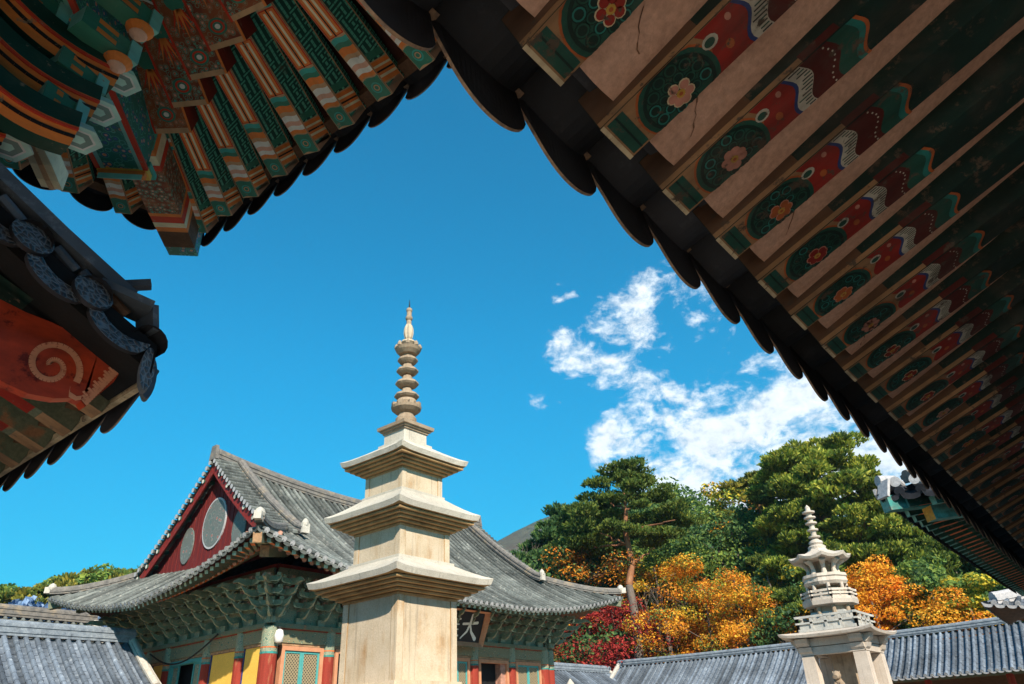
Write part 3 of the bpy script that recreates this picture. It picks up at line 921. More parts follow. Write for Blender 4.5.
def roof_stone(hb, hs, he, z0, z1, tip, zt, ht):
    """corbel steps hb..hs from z0 to z1, slab edge half width he, corners raised by tip, top at zt / ht"""
    mb = MB(); n = 5
    for k in range(n):
        za = z0 + (z1 - z0) * k / n; zb = z0 + (z1 - z0) * (k + 1) / n
        h = hb + (hs - hb) * k / (n - 1)
        frustum(mb, h, za, h + .004, zb - .014, 1, .006); frustum(mb, h - .035, zb - .014, h - .035, zb, 3, .006)  # brown groove rings paint in the shade between the steps
    # slab: ring of points along the edge with upturned corners
    nn = 12; lower = []; edge = []; inner = []
    th = (he - .6) * .03 + .085
    for s_ in range(4):
        a = s_ * PI / 2
        for i in range(nn):
            f = i / nn * 2 - 1; lf = tip * .55 * abs(f) ** 6
            x, y = f, -1
            X = x * math.cos(a) - y * math.sin(a); Y = x * math.sin(a) + y * math.cos(a)
            wob = .004 * math.sin(i * 2.3 + s_)
            lower.append((cx + X * (he - .035), cy + Y * (he - .035), z1 + lf * .8 + .001))
            edge.append((cx + X * (he + wob), cy + Y * (he + wob), z1 + th + lf))
            inner.append((cx + X * hs, cy + Y * hs, z1 + .001))
    k = len(lower)
    mid = []
    rings = [inner, lower, edge]
    for q in (.25, .5, .75, 1):
        r_ = []
        for (ex, ey, ez) in edge:
            s = he + (ht - he) * q
            f = s / he
            zz = ez + (zt - ez) * (q ** 1.25)
            r_.append((cx + (ex - cx) * f, cy + (ey - cy) * f, zz))
        rings.append(r_)
    ps = [p for r_ in rings for p in r_]
    for ri in range(len(rings) - 1):
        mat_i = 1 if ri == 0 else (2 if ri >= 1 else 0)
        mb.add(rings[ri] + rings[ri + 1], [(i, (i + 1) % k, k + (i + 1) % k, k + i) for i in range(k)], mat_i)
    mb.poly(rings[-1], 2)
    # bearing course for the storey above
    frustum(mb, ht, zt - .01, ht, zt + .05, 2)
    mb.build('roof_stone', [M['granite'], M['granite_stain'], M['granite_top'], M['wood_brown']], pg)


storey(.775, .765, 2.60, 4.05)
roof_stone(.80, 1.19, 1.315, 4.05, 4.32, .10, 4.74, .76)
storey(.675, .67, 4.79, 5.37)
roof_stone(.70, 1.05, 1.15, 5.37, 5.63, .09, 6.12, .62)
storey(.565, .56, 6.17, 6.59)
roof_stone(.58, .90, .98, 6.59, 6.83, .09, 7.28, .42)
mb = MB()
frustum(mb, .335, 7.32, .33, 7.60); frustum(mb, .36, 7.60, .36, 7.65, 1); frustum(mb, .40, 7.65, .40, 7.69, 1); frustum(mb, .445, 7.69, .455, 7.76, 1); frustum(mb, .455, 7.76, .28, 7.86, 1)
mb.build('finial_base', [M['granite_top'], M['granite_old']], pg)
fin = MB(); fin.tube([(cx, cy, 7.8), (cx, cy, 10.9)], .06, 8)
fo = fin.build('spire_core', M['granite_old'], pg)
mb = MB(); mb.lathe([(.19, 7.84), (.235, 7.90), (.235, 7.98), (.18, 8.06), (.17, 8.10), (.25, 8.14), (.33, 8.21), (.345, 8.27), (.28, 8.29), (.22, 8.33), (.24, 8.38), (.21, 8.45), (.12, 8.47)], (cx, cy, 0), 24)
for i in range(8):
    a = i * PI / 4 + PI / 8
    mb.box((cx + .29 * math.cos(a), cy + .29 * math.sin(a), 8.30), (.09, .10, .10), 0, Matrix.Rotation(a, 3, 'Z'))
mb.build('flower_bowl', M['granite_old'], fo, smooth=False)
for z, r_ in ((8.545, .275), (8.86, .262), (9.185, .248), (9.465, .232)):
    mb = MB(); prof = [(.11, z - .10), (.15, z - .09), (r_ * .85, z - .05), (r_, z - .01), (r_ * .97, z + .03), (r_ * .72, z + .075), (.13, z + .10), (.105, z + .2)]
    mb.lathe(prof, (cx, cy, 0), 32, 0, .035); mb.build('spire_ring', M['granite_old'], fo)
mb = MB(); mb.lathe([(.11, 9.60), (.2, 9.62), (.275, 9.70), (.31, 9.77), (.25, 9.78), (.12, 9.80), (.09, 9.9)], (cx, cy, 0), 24)
for i in range(8):
    a = i * PI / 4
    mb.lathe([(.01, 9.75), (.055, 9.79), (.05, 9.85), (.015, 9.91)], (cx + .27 * math.cos(a), cy + .27 * math.sin(a), 0), 8)
mb.build('canopy_ring', M['granite_old'], fo)
mb = MB(); mb.lathe([(.09, 9.84), (.18, 9.93), (.17, 9.97), (.08, 9.99), (.075, 10.03)], (cx, cy, 0), 16); mb.lathe([(.05, 10.02), (.085, 10.08), (.105, 10.2), (.10, 10.33), (.07, 10.43), (.035, 10.48)], (cx, cy, 0), 24, 0, .12)
mb.build('flame_ornament', M['granite'], fo)
for z, r_ in ((10.625, .088), (10.85, .076)):
    mb = MB(); mb.lathe([(.02, z - r_)] + [(r_ * math.sin(PI * q / 8), z - r_ * math.cos(PI * q / 8)) for q in range(1, 8)] + [(.02, z + r_)], (cx, cy, 0), 16)
    mb.build('jewel_ball', M['granite_old'], fo, smooth=True)
mb = MB(); mb.tube([(cx, cy, 10.88), (cx, cy, 11.0), (cx, cy, 11.15)], [.02, .014, .006], 8); mb.build('spike', M['cable'], fo)

# ---------------------------------------------------------------- ornate pagoda with octagonal storeys
ox, oy = 33.5, 10.0
dp = thing('ornate_pagoda', 'ornate pale granite pagoda on square pillars with railings and an octagonal roof', 'pagoda', (ox, oy, 0))
c0 = (ox, oy, 0)
G = M['granite_pink']
mb = MB()
mb.block((ox - 2.2, oy - 2.2, 0), (ox + 2.2, oy + 2.2, 2.2)); mb.block((ox - 2.35, oy - 2.35, 2.2), (ox + 2.35, oy + 2.35, 2.4))
for sx, sy in ((-1, 0), (1, 0), (0, -1), (0, 1)):
    for k in range(7):
        d = 2.3 + .3 * k; h = 2.2 - .31 * k
        if h > 0: mb.box((ox + sx * d, oy + sy * d, h / 2), (.3 if sx else 1.4, .3 if sy else 1.4, h))
mb.build('base', G, dp)
for sx in (-1, 1):
    for sy in (-1, 1):
        mb = MB(); x, y = ox + sx * 1.02, oy + sy * 1.02
        a = [(x - .27, y - .27, 2.4), (x + .27, y - .27, 2.4), (x + .27, y + .27, 2.4), (x - .27, y + .27, 2.4)]
        b = [(x - .245, y - .245, 4.05), (x + .245, y - .245, 4.05), (x + .245, y + .245, 4.05), (x - .245, y + .245, 4.05)]
        mb.add(a + b, [(0, 1, 5, 4), (1, 2, 6, 5), (2, 3, 7, 6), (3, 0, 4, 7), (4, 5, 6, 7)])
        mb.build('pillar', G, dp)
mb = MB(); mb.block((ox - .38, oy - .38, 2.4), (ox + .38, oy + .38, 4.1)); mb.build('central_pillar', M['granite_old'], dp)


def cross_arm(x, y, z, lx, ly, h):
    mb = MB()
    # a bracket stone with rounded ends
    if lx > ly: prof = [(-lx, 0), (-lx + .06, -h * .55), (-lx + .2, -h), (lx - .2, -h), (lx - .06, -h * .55), (lx, 0)]; pts = [(x + a, y - ly, z + b) for a, b in prof]; mb.prism(pts, (0, 2 * ly, 0))
    else: prof = [(-ly, 0), (-ly + .06, -h * .55), (-ly + .2, -h), (ly - .2, -h), (ly - .06, -h * .55), (ly, 0)]; pts = [(x - lx, y + a, z + b) for a, b in prof]; mb.prism(pts, (2 * lx, 0, 0))
    mb.build('bracket_stone', G, dp)


for s_ in (-1, 1):
    cross_arm(ox + s_ * 1.02, oy, 4.36, .26, 1.42, .29); cross_arm(ox, oy + s_ * 1.02, 4.362, 1.42, .26, .29)
    cross_arm(ox + s_ * 1.06, oy, 4.68, .25, 1.6, .29); cross_arm(ox, oy + s_ * 1.06, 4.682, 1.6, .25, .29)
mb = MB(); mb.block((ox - .5, oy - .5, 4.05), (ox + .5, oy + .5, 4.69)); mb.build('bracket_core', M['granite_old'], dp)
# square roof slab with slightly raised corners
mb = MB(); nn = 10; lo = []; hi = []; top = []
for s_ in range(4):
    a = s_ * PI / 2
    for i in range(nn):
        f = i / nn * 2 - 1; lf = .12 * abs(f) ** 4
        X = f * math.cos(a) + math.sin(a); Y = f * math.sin(a) - math.cos(a)
        lo.append((ox + X * 1.82, oy + Y * 1.82, 4.70 + lf)); hi.append((ox + X * 1.86, oy + Y * 1.86, 4.80 + lf)); top.append((ox + X * 1.2, oy + Y * 1.2, 4.95))
k = len(lo)
mb.poly(lo); mb.poly(top)
for A, B in ((lo, hi), (hi, top)): mb.add(A + B, [(i, (i + 1) % k, k + (i + 1) % k, k + i) for i in range(k)])
mb.build('roof_slab', M['granite_pink'], dp)


def railing(name, n, r_, z0, z1, rot, posts_per, mt, pr=.055):
    mb = MB(); cor = [V((ox + r_ * math.cos(rot + 2 * PI * i / n), oy + r_ * math.sin(rot + 2 * PI * i / n), 0)) for i in range(n)]
    for i in range(n):
        a, b = cor[i], cor[(i + 1) % n]; o = (b - a).normalized() * .09
        for z, hh in ((z1 - .05, .09), ((z0 + z1) / 2 + .02, .07)): mb.bar(a - o + V((0, 0, z)), b + o + V((0, 0, z)), .11, hh)
        for q in range(posts_per + 1):
            p = a.lerp(b, q / posts_per); mb.block((p.x - pr, p.y - pr, z0), (p.x + pr, p.y + pr, z1 + (.06 if q in (0, posts_per) else -.08)))
        mb.bar(a + V((0, 0, z0 + .05)), b + V((0, 0, z0 + .05)), .14, .12)
        mb.bar(a * .985 + c_off(.015) + V((0, 0, z0 + .2)), b * .985 + c_off(.015) + V((0, 0, z0 + .2)), .03, .24)
    mb.build(name, mt, dp)


def c_off(f): return V((ox, oy, 0)) * f


mb = MB(); mb.lathe([(1.25, 4.93), (1.25, 5.02), (1.02, 5.03), (1.02, 5.6), (.95, 5.72)], c0, 4, rot=PI / 4); mb.build('square_storey', M['granite_grey'], dp)
railing('square_railing', 4, 1.66, 4.96, 5.58, PI / 4, 4, M['granite_grey'])
mb = MB(); mb.lathe([(.72, 5.55), (.74, 5.95)], c0, 8, rot=PI / 8)
for i in range(8):
    a = i * PI / 4; mb.lathe([(.09, 5.6), (.09, 5.93)], (ox + .80 * math.cos(a + PI / 8), oy + .80 * math.sin(a + PI / 8), 0), 8)
mb.build('octagonal_storey', M['granite_old'], dp)
mb = MB(); mb.lathe([(.80, 5.92), (1.10, 5.97), (1.13, 6.14), (1.0, 6.16)], c0, 8, rot=PI / 8); mb.build('octagonal_slab', G, dp)
railing('octagonal_railing', 8, 1.04, 6.12, 6.56, PI / 8, 2, G, .04)
mb = MB(); mb.lathe([(.5, 6.1), (.5, 6.8)], c0, 8, rot=PI / 8)
mb.build('octagonal_core', M['granite_old'], dp)
for i in range(8):
    a = i * PI / 4 + PI / 8; mb = MB(); mb.lathe([(.085, 6.14), (.07, 6.3), (.085, 6.32), (.07, 6.5), (.085, 6.52), (.075, 6.82)], (ox + .78 * math.cos(a), oy + .78 * math.sin(a), 0), 8)
    mb.build('bamboo_post', G, dp)
mb = MB(); mb.lathe([(.62, 6.74), (.82, 6.78), (.90, 6.9), (.87, 7.05), (.92, 7.1), (.89, 7.22), (.6, 7.25)], c0, 32, 0, .03); mb.build('lotus_disc', G, dp)
mb = MB(); mb.lathe([(.30, 7.2), (.33, 7.95)], c0, 8); mb.build('lotus_core', M['granite_old'], dp)
for i in range(8):
    a = i * PI / 4 + PI / 8; mb = MB(); d = V((math.cos(a), math.sin(a), 0))
    mb.tube([V(c0) + d * .60 + V((0, 0, 7.22)), V(c0) + d * .58 + V((0, 0, 7.45)), V(c0) + d * .66 + V((0, 0, 7.65)), V(c0) + d * .86 + V((0, 0, 7.84))], [.13, .085, .10, .17], 8)
    mb.build('stamen_post', G, dp)
mb = MB(); rings = []
for rr, zz, tip in ((.6, 7.80, 0), (1.24, 7.80, .10), (1.30, 7.90, .14), (.85, 8.06, .03), (.45, 8.25, 0), (.36, 8.36, 0)):
    ring = []
    for i in range(32):
        a = 2 * PI * i / 32 + PI / 8; f = (i % 4) / 4; edge = math.cos(PI / 8) / math.cos((f - .5) * PI / 4)
        tt = tip * abs(f * 2 - 1) ** 2
        ring.append((ox + rr * edge * math.cos(a), oy + rr * edge * math.sin(a), zz + tt))
    rings.append(ring)
for A, B in zip(rings, rings[1:]): mb.add(A + B, [(i, (i + 1) % 32, 32 + (i + 1) % 32, 32 + i) for i in range(32)])
mb.poly(rings[0]); mb.poly(rings[-1])
mb.build('octagonal_roof', G, dp)
mb = MB(); mb.lathe([(.36, 8.34), (.38, 8.44), (.30, 8.5), (.24, 8.52), (.30, 8.6), (.28, 8.68), (.18, 8.74), (.14, 8.78)], c0, 20)
sp_ = mb.build('spire', G, dp)
for z, r_ in ((8.88, .25), (9.19, .235), (9.49, .25), (9.74, .25), (9.98, .27)):
    mb = MB(); mb.lathe([(.12, z - .14), (.13, z - .06), (r_, z - .03), (r_, z + .03), (.12, z + .06), (.11, z + .18)], c0, 20); mb.build('spire_ring', G, sp_)
mb = MB(); mb.lathe([(.05, 10.05), (.11, 10.12), (.11, 10.2), (.05, 10.28), (.01, 10.33)], c0, 12); mb.build('jewel_ball', G, sp_)

# stone lion seated on the west side of the ornate pagoda
lx, ly, lz = 31.35, 9.75, 2.4
mb = MB()
mb.block((lx - .30, ly - .22, lz), (lx + .34, ly + .22, lz + .14))
mb.tube([(lx + .22, ly, lz + .15), (lx + .2, ly, lz + .30), (lx + .04, ly, lz + .5), (lx - .10, ly, lz + .68)], [.20, .22, .19, .13], 12)
for s_ in (-1, 1):
    mb.tube([(lx - .12, ly + s_ * .10, lz + .56), (lx - .17, ly + s_ * .11, lz + .34), (lx - .19, ly + s_ * .11, lz + .17), (lx - .26, ly + s_ * .11, lz + .16)], [.075, .06, .055, .05], 8)
    mb.tube([(lx + .2, ly + s_ * .15, lz + .32), (lx + .02, ly + s_ * .2, lz + .3), (lx + .0, ly + s_ * .19, lz + .17)], [.12, .09, .06], 8)
    mb.tube([(lx - .10, ly + s_ * .10, lz + .90), (lx - .09, ly + s_ * .14, lz + .96)], [.04, .02], 6)
mb.tube([(lx + .02, ly, lz + .80), (lx - .10, ly, lz + .82), (lx - .20, ly, lz + .79), (lx - .30, ly, lz + .76)], [.13, .165, .14, .08], 12)
tag(mb.build('stone_lion', M['granite_old'], org=V((lx, ly, lz)), smooth=True), 'small seated stone lion between the pillars of the ornate pagoda', 'statue')

# stone lantern on the centre line in front of the hall; its finial shows at the bottom edge
qx, qy = 21.8, 15.5
ln = thing('stone_lantern', 'pale stone lantern finial in front of the low roof right of the tiled hall', 'lantern', (qx, qy, 0))
LZ = 0.0
mb = MB(); mb.lathe([(.55, 0), (.55, .2), (.42, .35), (.22, .42), (.17, .6), (.16, 1.4), (.22, 1.5), (.42, 1.62), (.42, 1.72)], (qx, qy, 0), 8); mb.build('pedestal', M['granite'], ln)
mb = MB()
for i in range(8):
    a = i * PI / 4 + PI / 8; mb.bar((qx + .27 * math.cos(a), qy + .27 * math.sin(a), 1.72), (qx + .27 * math.cos(a), qy + .27 * math.sin(a), 2.3), .1, .1, up=(1, 0, 0))
mb.build('lamp_chamber', M['granite'], ln)
mb = MB(); mb.lathe([(.30, 2.3), (.58, 2.34), (.60, 2.42), (.30, 2.66), (.14, 2.74)], (qx, qy, 0), 8, rot=PI / 8); mb.build('lantern_roof', M['granite_top'], ln)
mb = MB(); mb.lathe([(.1, 2.74), (.15, 2.82), (.13, 2.9), (.07, 2.95), (.14, 3.06), (.13, 3.16), (.06, 3.25), (.015, 3.31)], (qx, qy, 0), 12); mb.build('finial', M['granite_top'], ln, smooth=True)
# ---------------------------------------------------------------- main hall
HX0, HX1, HY0, HY1 = 11.8, 31.8, 19.3, 33.9
HCX, HCY = 21.8, 26.6
GX0, GX1 = 14.35, 29.25           # gable walls
hall = thing('temple_hall', 'large temple hall with red gable, grey tiled roof and painted brackets behind the pagoda', 'temple hall', (HCX, HCY, 0))


def hall_ridge(x, y): return .62 * min(1.15, abs(x - HCX) / 7.7) ** 2


HR = Roof(HX0, HX1, HY0, HY1, 6.22, lift=1.22, span=8.5, bulge=.12, a=.46, b=.0337, D=7.3, ridge=hall_ridge, hip={'W': 2.55, 'E': 2.55, 'end': 2.5})
# tile fields
mb = MB(); tiles(HR, 'S', mb, .31, .085, .38, 4, jit=.016, pseg=3, lip=.06, m_lip=0); mb.build('front_roof_tiles', [M['tile_old'], M['tile_end'], M['tile_old']], hall)
mb = MB(); tiles(HR, 'W', mb, .31, .085, .38, 4, jit=.016, pseg=3, lip=.06, m_lip=0); mb.build('skirt_roof_tiles', [M['tile_old'], M['tile_end'], M['tile_old']], hall)
mb = MB(); tiles(HR, 'E', mb, .4, .085, .8, 3, pseg=2, ends=False); mb.build('skirt_roof_tiles', [M['tile_old'], M['tile_end'], M['tile_old']], hall)
mb = MB(); tiles(HR, 'N', mb, .5, .085, 1.2, 3, pseg=2, ends=False); mb.build('rear_roof_tiles', [M['tile_old'], M['tile_end'], M['tile_old']], hall)


def on_front(x, d): return HR.P('S', x - HX0, d)


# ridges
mb = MB()
ridge(mb, [V((x, HCY, on_front(x, 7.3).z - .05)) for x in [GX0 - .42 + (GX1 - GX0 + .84) * i / 24 for i in range(25)]], .34, .52, layers=5)
mr = mb.build('main_ridge', M['ridge'], hall)
for sx in (-1, 1):
    mb = MB(); x = HCX + sx * (HCX - GX0 + .43)
    mb.prism([(x - sx * .02, HCY - .25, on_front(x, 7.3).z - .05), (x - sx * .02, HCY + .25, on_front(x, 7.3).z - .05), (x - sx * .02, HCY + .16, on_front(x, 7.3).z + .54), (x - sx * .02, HCY - .16, on_front(x, 7.3).z + .54)], (sx * .14, 0, 0))
    mb.build('ridge_end_tile', M['ridge'], mr)
for sx, gx in ((-1, GX0), (1, GX1)):
    for sy, side in ((-1, 'S'), (1, 'N')):
        pts = []
        for i in range(13):
            d = 7.25 - (7.25 - 2.35) * i / 12
            p = on_front(gx + sx * .0, d); pts.append(V((gx - sx * .62, HCY + sy * (HCY - p.y), p.z + (.12 if i == 12 else .03))))
        mb = MB(); ridge(mb, pts, .28, .36, layers=4)
        o = mb.build('descending_ridge', M['ridge'], hall)
        e = pts[-1]; mb = MB(); mb.lathe([(.05, -.05), (.12, 0), (.13, .1), (.08, .2), (.03, .25)], (e.x, e.y + sy * .06, e.z + .3), 8)
        mb.box((e.x, e.y + sy * .1, e.z + .2), (.3, .1, .34)); mb.build('ridge_head', M['mortar'], o)
        # hip ridge to the corner
        cxn, cyn = (HX0 if sx < 0 else HX1), (HY0 if sy < 0 else HY1)
        pts = []
        for i in range(11):
            d = 2.6 - 2.55 * i / 10
            p = HR.P('S', d, d); qx_ = p.x if sx < 0 else 2 * HCX - p.x; qy_ = p.y if sy < 0 else 2 * HCY - p.y
            pts.append(V((qx_, qy_, p.z + .03 + .12 * (i / 10) ** 4)))
        mb = MB(); ridge(mb, pts, .26, .3, layers=3); o = mb.build('hip_ridge', M['ridge'], hall)
        e = pts[-1]; dn = V((sx, sy, 0)).normalized(); mb = MB()
        mb.lathe([(.05, 0), (.15, .03), (.17, .12), (.12, .24), (.03, .30)], (e.x, e.y, e.z + .14), 8); mb.box(tuple(e + dn * .12 + V((0, 0, .16))), (.26, .22, .24), 0, Matrix.Rotation(PI / 4, 3, 'Z'))
        mb.build('ridge_head', M['mortar'], o)
# gables
for sx, gx in ((-1, GX0), (1, GX1)):
    wx = gx
    def zt(y): return on_front(gx, 7.3 - abs(y - HCY)).z
    ys_ = [HCY + 4.95 * (i / 20 * 2 - 1) for i in range(21)]
    zb = HR.P('W', 7.3, 2.5).z - .25
    mb = MB(); rows = []
    for y in ys_: rows.append([(wx, y, zb), (wx, y, max(zb, zt(y) - .08))])
    mb.grid(rows)
    for y in [HCY + .32 * i for i in range(-14, 15)]:
        if zt(y) - .35 > zb: mb.block((wx - .02, y - .018, zb), (wx + .02, y + .018, zt(y) - .3))
    gw = mb.build('gable_wall', M['gable_red'], hall)
    # medallions
    for yc, zc_, ry, rz in ((HCY - .0, 9.5, .82, 1.0), (HCY + 1.85, 8.95, .45, .72), (HCY - 1.85, 8.95, .45, .72)):
        mb = MB(); n = 36
        ell = lambda k, xo: [(wx + sx * xo, yc + ry * k * math.cos(2 * PI * i / n), zc_ + rz * k * math.sin(2 * PI * i / n)) for i in range(n)]
        mb.poly(ell(1, .045), 0)
        A, B = ell(1, .05), ell(.93, .05)
        mb.add(A + B, [(i, (i + 1) % n, n + (i + 1) % n, n + i) for i in range(n)], 1)
        mb.add(ell(1, .0) + A, [(i, (i + 1) % n, n + (i + 1) % n, n + i) for i in range(n)], 1)
        mb.build('medallion', [M['medallion'], M['tile_end'] if ry > .6 else M['medallion']], gw)
    # bargeboard and the tiles laid across the verge
    bx = gx + sx * .34
    for sy in (-1, 1):
        mb = MB(); up_ = []; lo_ = []
        for i in range(15):
            yy = HCY + sy * 4.9 * i / 14
            up_.append((bx, yy, zt(yy) - .12)); lo_.append((bx, yy, zt(yy) - .52))
        pts = up_ + lo_[::-1]
        for i in range(14):
            mb.prism([up_[i], up_[i + 1], lo_[i + 1], lo_[i]], (sx * .07, 0, 0))
        mb.build('bargeboard', PA['red'], hall)
        mb = MB(); yy = .15; slope_len = 0
        while yy < 4.95:
            y = HCY + sy * yy; z = zt(y); sl = (zt(HCY + sy * (yy + .05)) - zt(HCY + sy * (yy - .05))) / .1
            T = V((0, sy, sl)).normalized(); Nn = V((0, -sl * sy, 1)).normalized()
            a = V((gx - sx * .5, y, z + .10)); b = V((bx + sx * .2, y, z + .04))
            for k in range(4):
                pa = a.lerp(b, k / 4); pb = a.lerp(b, (k + 1) / 4)
                mb.tube([pa + Nn * .03, pb + Nn * .03], [.082, .098], 7, 0, True, 1 if k == 3 else 0)
            yy += .27 / math.sqrt(1 + sl * sl)
        for i in range(14):
            ya, yb = HCY + sy * 4.95 * i / 14, HCY + sy * 4.95 * (i + 1) / 14
            mb.grid([[(gx - sx * .45, ya, zt(ya) + .03), (bx + sx * .12, ya, zt(ya) - .03)], [(gx - sx * .45, yb, zt(yb) + .03), (bx + sx * .12, yb, zt(yb) - .03)]], 0)
        # purlin ends under the verge
        mb.build('verge_tiles', [M['tile_old'], M['tile_end']], hall)
        for yy in (.6, 1.3, 2.0, 2.7, 3.4, 4.1, 4.7):
            y = HCY + sy * yy; mb = MB(); mb.tube([(gx, y, zt(y) - .16), (bx + sx * .13, y, zt(y) - .18)], .085, 8, 0, True, 1)
            mb.build('verge_rafter', [P['green'], P['white']], hall)
# soffits and rafters
for side in 'SWEN':
    mb = MB(); soffit(HR, side, mb, .15, 2.9, .10, n=40); mb.build('soffit', P['dred'] if side in 'SW' else P['brown'], hall)
fly = plain_rafter(.12, .12, 1.25, P['wood'] if 'wood' in P else M['wood_green'], P['mint'], P['orange'])
rnd_ = round_rafter(.075, 2.1, M['wood_green'], P['pink'], P['orange'])
lst = []
for side in 'SW':
    Ln = HR.F[side][3]; nr = int(Ln / .31)
    for i in range(nr + 1):
        u = .25 + (Ln - .5) * i / nr
        q = HR.P(side, fan_u(HR, side, u, 2.9, 1.35), 2.9) - V((0, 0, .36)); o_ = HR.P(side, u, .95) - V((0, 0, .42))
        dirv = (o_ - q).normalized(); lst.append((0, (o_ - EYE).length, o_, dirv, min(1, (o_ - q).length / 2.1)))
        o2 = HR.P(side, u, .2) - V((0, 0, .26)); q2 = o2 - (dirv + V((0, 0, .16))).normalized() * 1.25
        lst.append((1, (o2 - EYE).length, o2, (o2 - q2).normalized(), 1))
for kind, me, nm in ((0, rnd_, 'rafter'), (1, fly, 'flying_rafter')):
    one = sorted([x for x in lst if x[0] == kind], key=lambda x: x[1])
    rest = MB()
    for j, (k_, _, p, dv, sx_) in enumerate(one):
        mt = frame(p, dv, sx=sx_)
        if j < 99: put(nm, me, hall, mt)
        else:
            n0 = len(rest.v)
            rest.v += [tuple(mt @ vv.co) for vv in me.vertices]; rest.f += [[i + n0 for i in f.vertices] for f in me.polygons]; rest.m += [f.material_index for f in me.polygons]
    if rest.v: tag(rest.build(nm, list(me.materials), hall), kind='stuff')
# corner beams
for cnx, cny in ((-1, -1), (-1, 1), (1, -1), (1, 1)):
    p = HR.P('S', .1, .1); q = HR.P('S', 2.9, 2.9)
    f = lambda v, dz: V((v.x if cnx < 0 else 2 * HCX - v.x, v.y if cny < 0 else 2 * HCY - v.y, v.z + dz))
    mb = MB(); mb.bar(f(q, -.45), f(p, -.30), .26, .30, 0, mend=1); mb.bar(f(q, -.72), f(HR.P('S', .85, .85), -.60), .28, .34, 0, mend=1)
    mb.build('corner_beam', [M['wood_green'], P['tan']], hall)
# body
WX0, WX1, WY0, WY1 = 14.3, 29.3, 21.9, 31.3
mb = MB(); mb.block((HX0 + .6, HY0 + .4, 0), (HX1 - .6, HY1 - .4, 1.1)); mb.block((HX0 + .45, HY0 + .25, 1.1), (HX1 - .45, HY1 - .25, 1.25)); mb.build('stone_platform', M['granite'], hall)
mb = MB(); mb.block((WX0 + .3, WY0 + .35, 1.25), (WX1 - .3, WY1 - .3, 7.1)); mb.build('inner_room', M['black'], hall)
cols_s = [14.3, 16.62, 19.1, 24.0, 26.42, 28.75]; cols_w = [21.95, 23.45, 25.5, 28.2, 29.6, 31.25]
allc = [(x, WY0) for x in cols_s] + [(WX0, y) for y in cols_w[1:]] + [(WX1, y) for y in cols_w] + [(x, WY1) for x in cols_s[1:]]
for x, y in allc:
    rr = .27 if (x, y) in ((14.3, 21.9), (28.75, 21.9)) else .22
    mb = MB(); mb.tube([(x, y, 1.25), (x, y, 4.35)], rr, 14, 0); mb.tube([(x, y, 4.35), (x, y, 5.15)], rr + .002, 14, 1)
    mb.tube([(x, y, 4.33), (x, y, 4.39)], rr + .008, 14, 2); mb.tube([(x, y, 4.5), (x, y, 4.54)], rr + .008, 14, 3)
    mb.build('column', [M['redwood'], P['mixed_green'], P['teal'], P['orange']], hall)
for a, b in (((WX0, WY0), (WX1 - .5, WY0)), ((WX0, WY0), (WX0, WY1)), ((WX1, WY0), (WX1, WY1)), ((WX0, WY1), (WX1, WY1))):
    mb = MB(); a = V((*a, 0)); b = V((*b, 0)); z = V((0, 0, 1))
    mb.bar(a + z * 4.89, b + z * 4.89, .24, .40, 0); mb.bar(a + z * 5.19, b + z * 5.19, .52, .14, 1)
    mb.bar(a + z * 4.645, b + z * 4.645, .16, .07, 2); mb.bar(a + z * 5.105, b + z * 5.105, .30, .03, 3)
    mb.build('lintel_beam', [P['mixed'], M['wood_green'], P['tan'], P['red']], hall)
    mb = MB(); mb.bar(a + z * 5.85, b + z * 5.85, .10, 1.2, 0); mb.bar(a + z * 6.8, b + z * 6.8, .12, .72, 1); mb.build('bracket_panel', [P['mixed_green'], P['red']], hall)
    mb = MB(); mb.bar(a + z * 6.88, b + z * 6.88, .3, .28, 0); mb.build('purlin', P['mixed_green'], hall)


def bracket_set(diag=False):
    """one cluster: four tiers of curved tongues with cross arms and small blocks (local: x outwards)"""
    mb = MB(); K = [P['hall_green'], P['mint'], P['orange'], P['mixed_green'], P['pink'], P['teal']]
    s_ = 1.35 if diag else 1.0
    mb.block((-.2, -.15, 0), (.2, .15, .2), 3)
    for k in range(4):
        z = .2 + .30 * k; L_ = (.42 + .30 * k) * s_
        # tongue: dips, then curls up to a point
        pts = [(-.3, 0, z + .1), (L_ * .55, 0, z + .1), (L_ * .85, 0, z + .05), (L_ + .08, 0, z + .09), (L_ + .26, 0, z + .23 if k < 3 else z + .02)]
        wd = [.055, .055, .05, .04, .012]
        for (a, b), (wa, wb) in zip(zip(pts, pts[1:]), zip(wd, wd[1:])):
            pa = []
            for p, w_ in ((a, wa), (b, wb)):
                hh = .10 if w_ > .045 else (.07 if w_ > .03 else .02)
                pa += [(p[0], -w_, p[2] - hh), (p[0], w_, p[2] - hh), (p[0], w_, p[2] + hh), (p[0], -w_, p[2] + hh)]
            mb.add(pa, [(0, 1, 5, 4)], 3); mb.add(pa, [(1, 2, 6, 5), (3, 0, 4, 7)], 0); mb.add(pa, [(2, 3, 7, 6), (4, 5, 6, 7)], 1 if a[0] < L_ else 4)
        # cross arms at each step
        for st in range(k + 1):
            x = st * .30 * s_; w_ = .40 if (k - st) % 2 == 0 else .27
            mb.prism([(x - .045, -w_, z + .16), (x - .045, -w_ + .03, z + .06), (x - .045, -w_ + .12, z + .01), (x - .045, w_ - .12, z + .01), (x - .045, w_ - .03, z + .06), (x - .045, w_, z + .16)], (.09, 0, 0), 0, 1)
            for yy in (-w_ + .07, 0, w_ - .07): mb.block((x - .07, yy - .065, z + .165), (x + .07, yy + .065, z + .265), 3 if yy else 4)
    return mb.mesh('bracket_set', K)


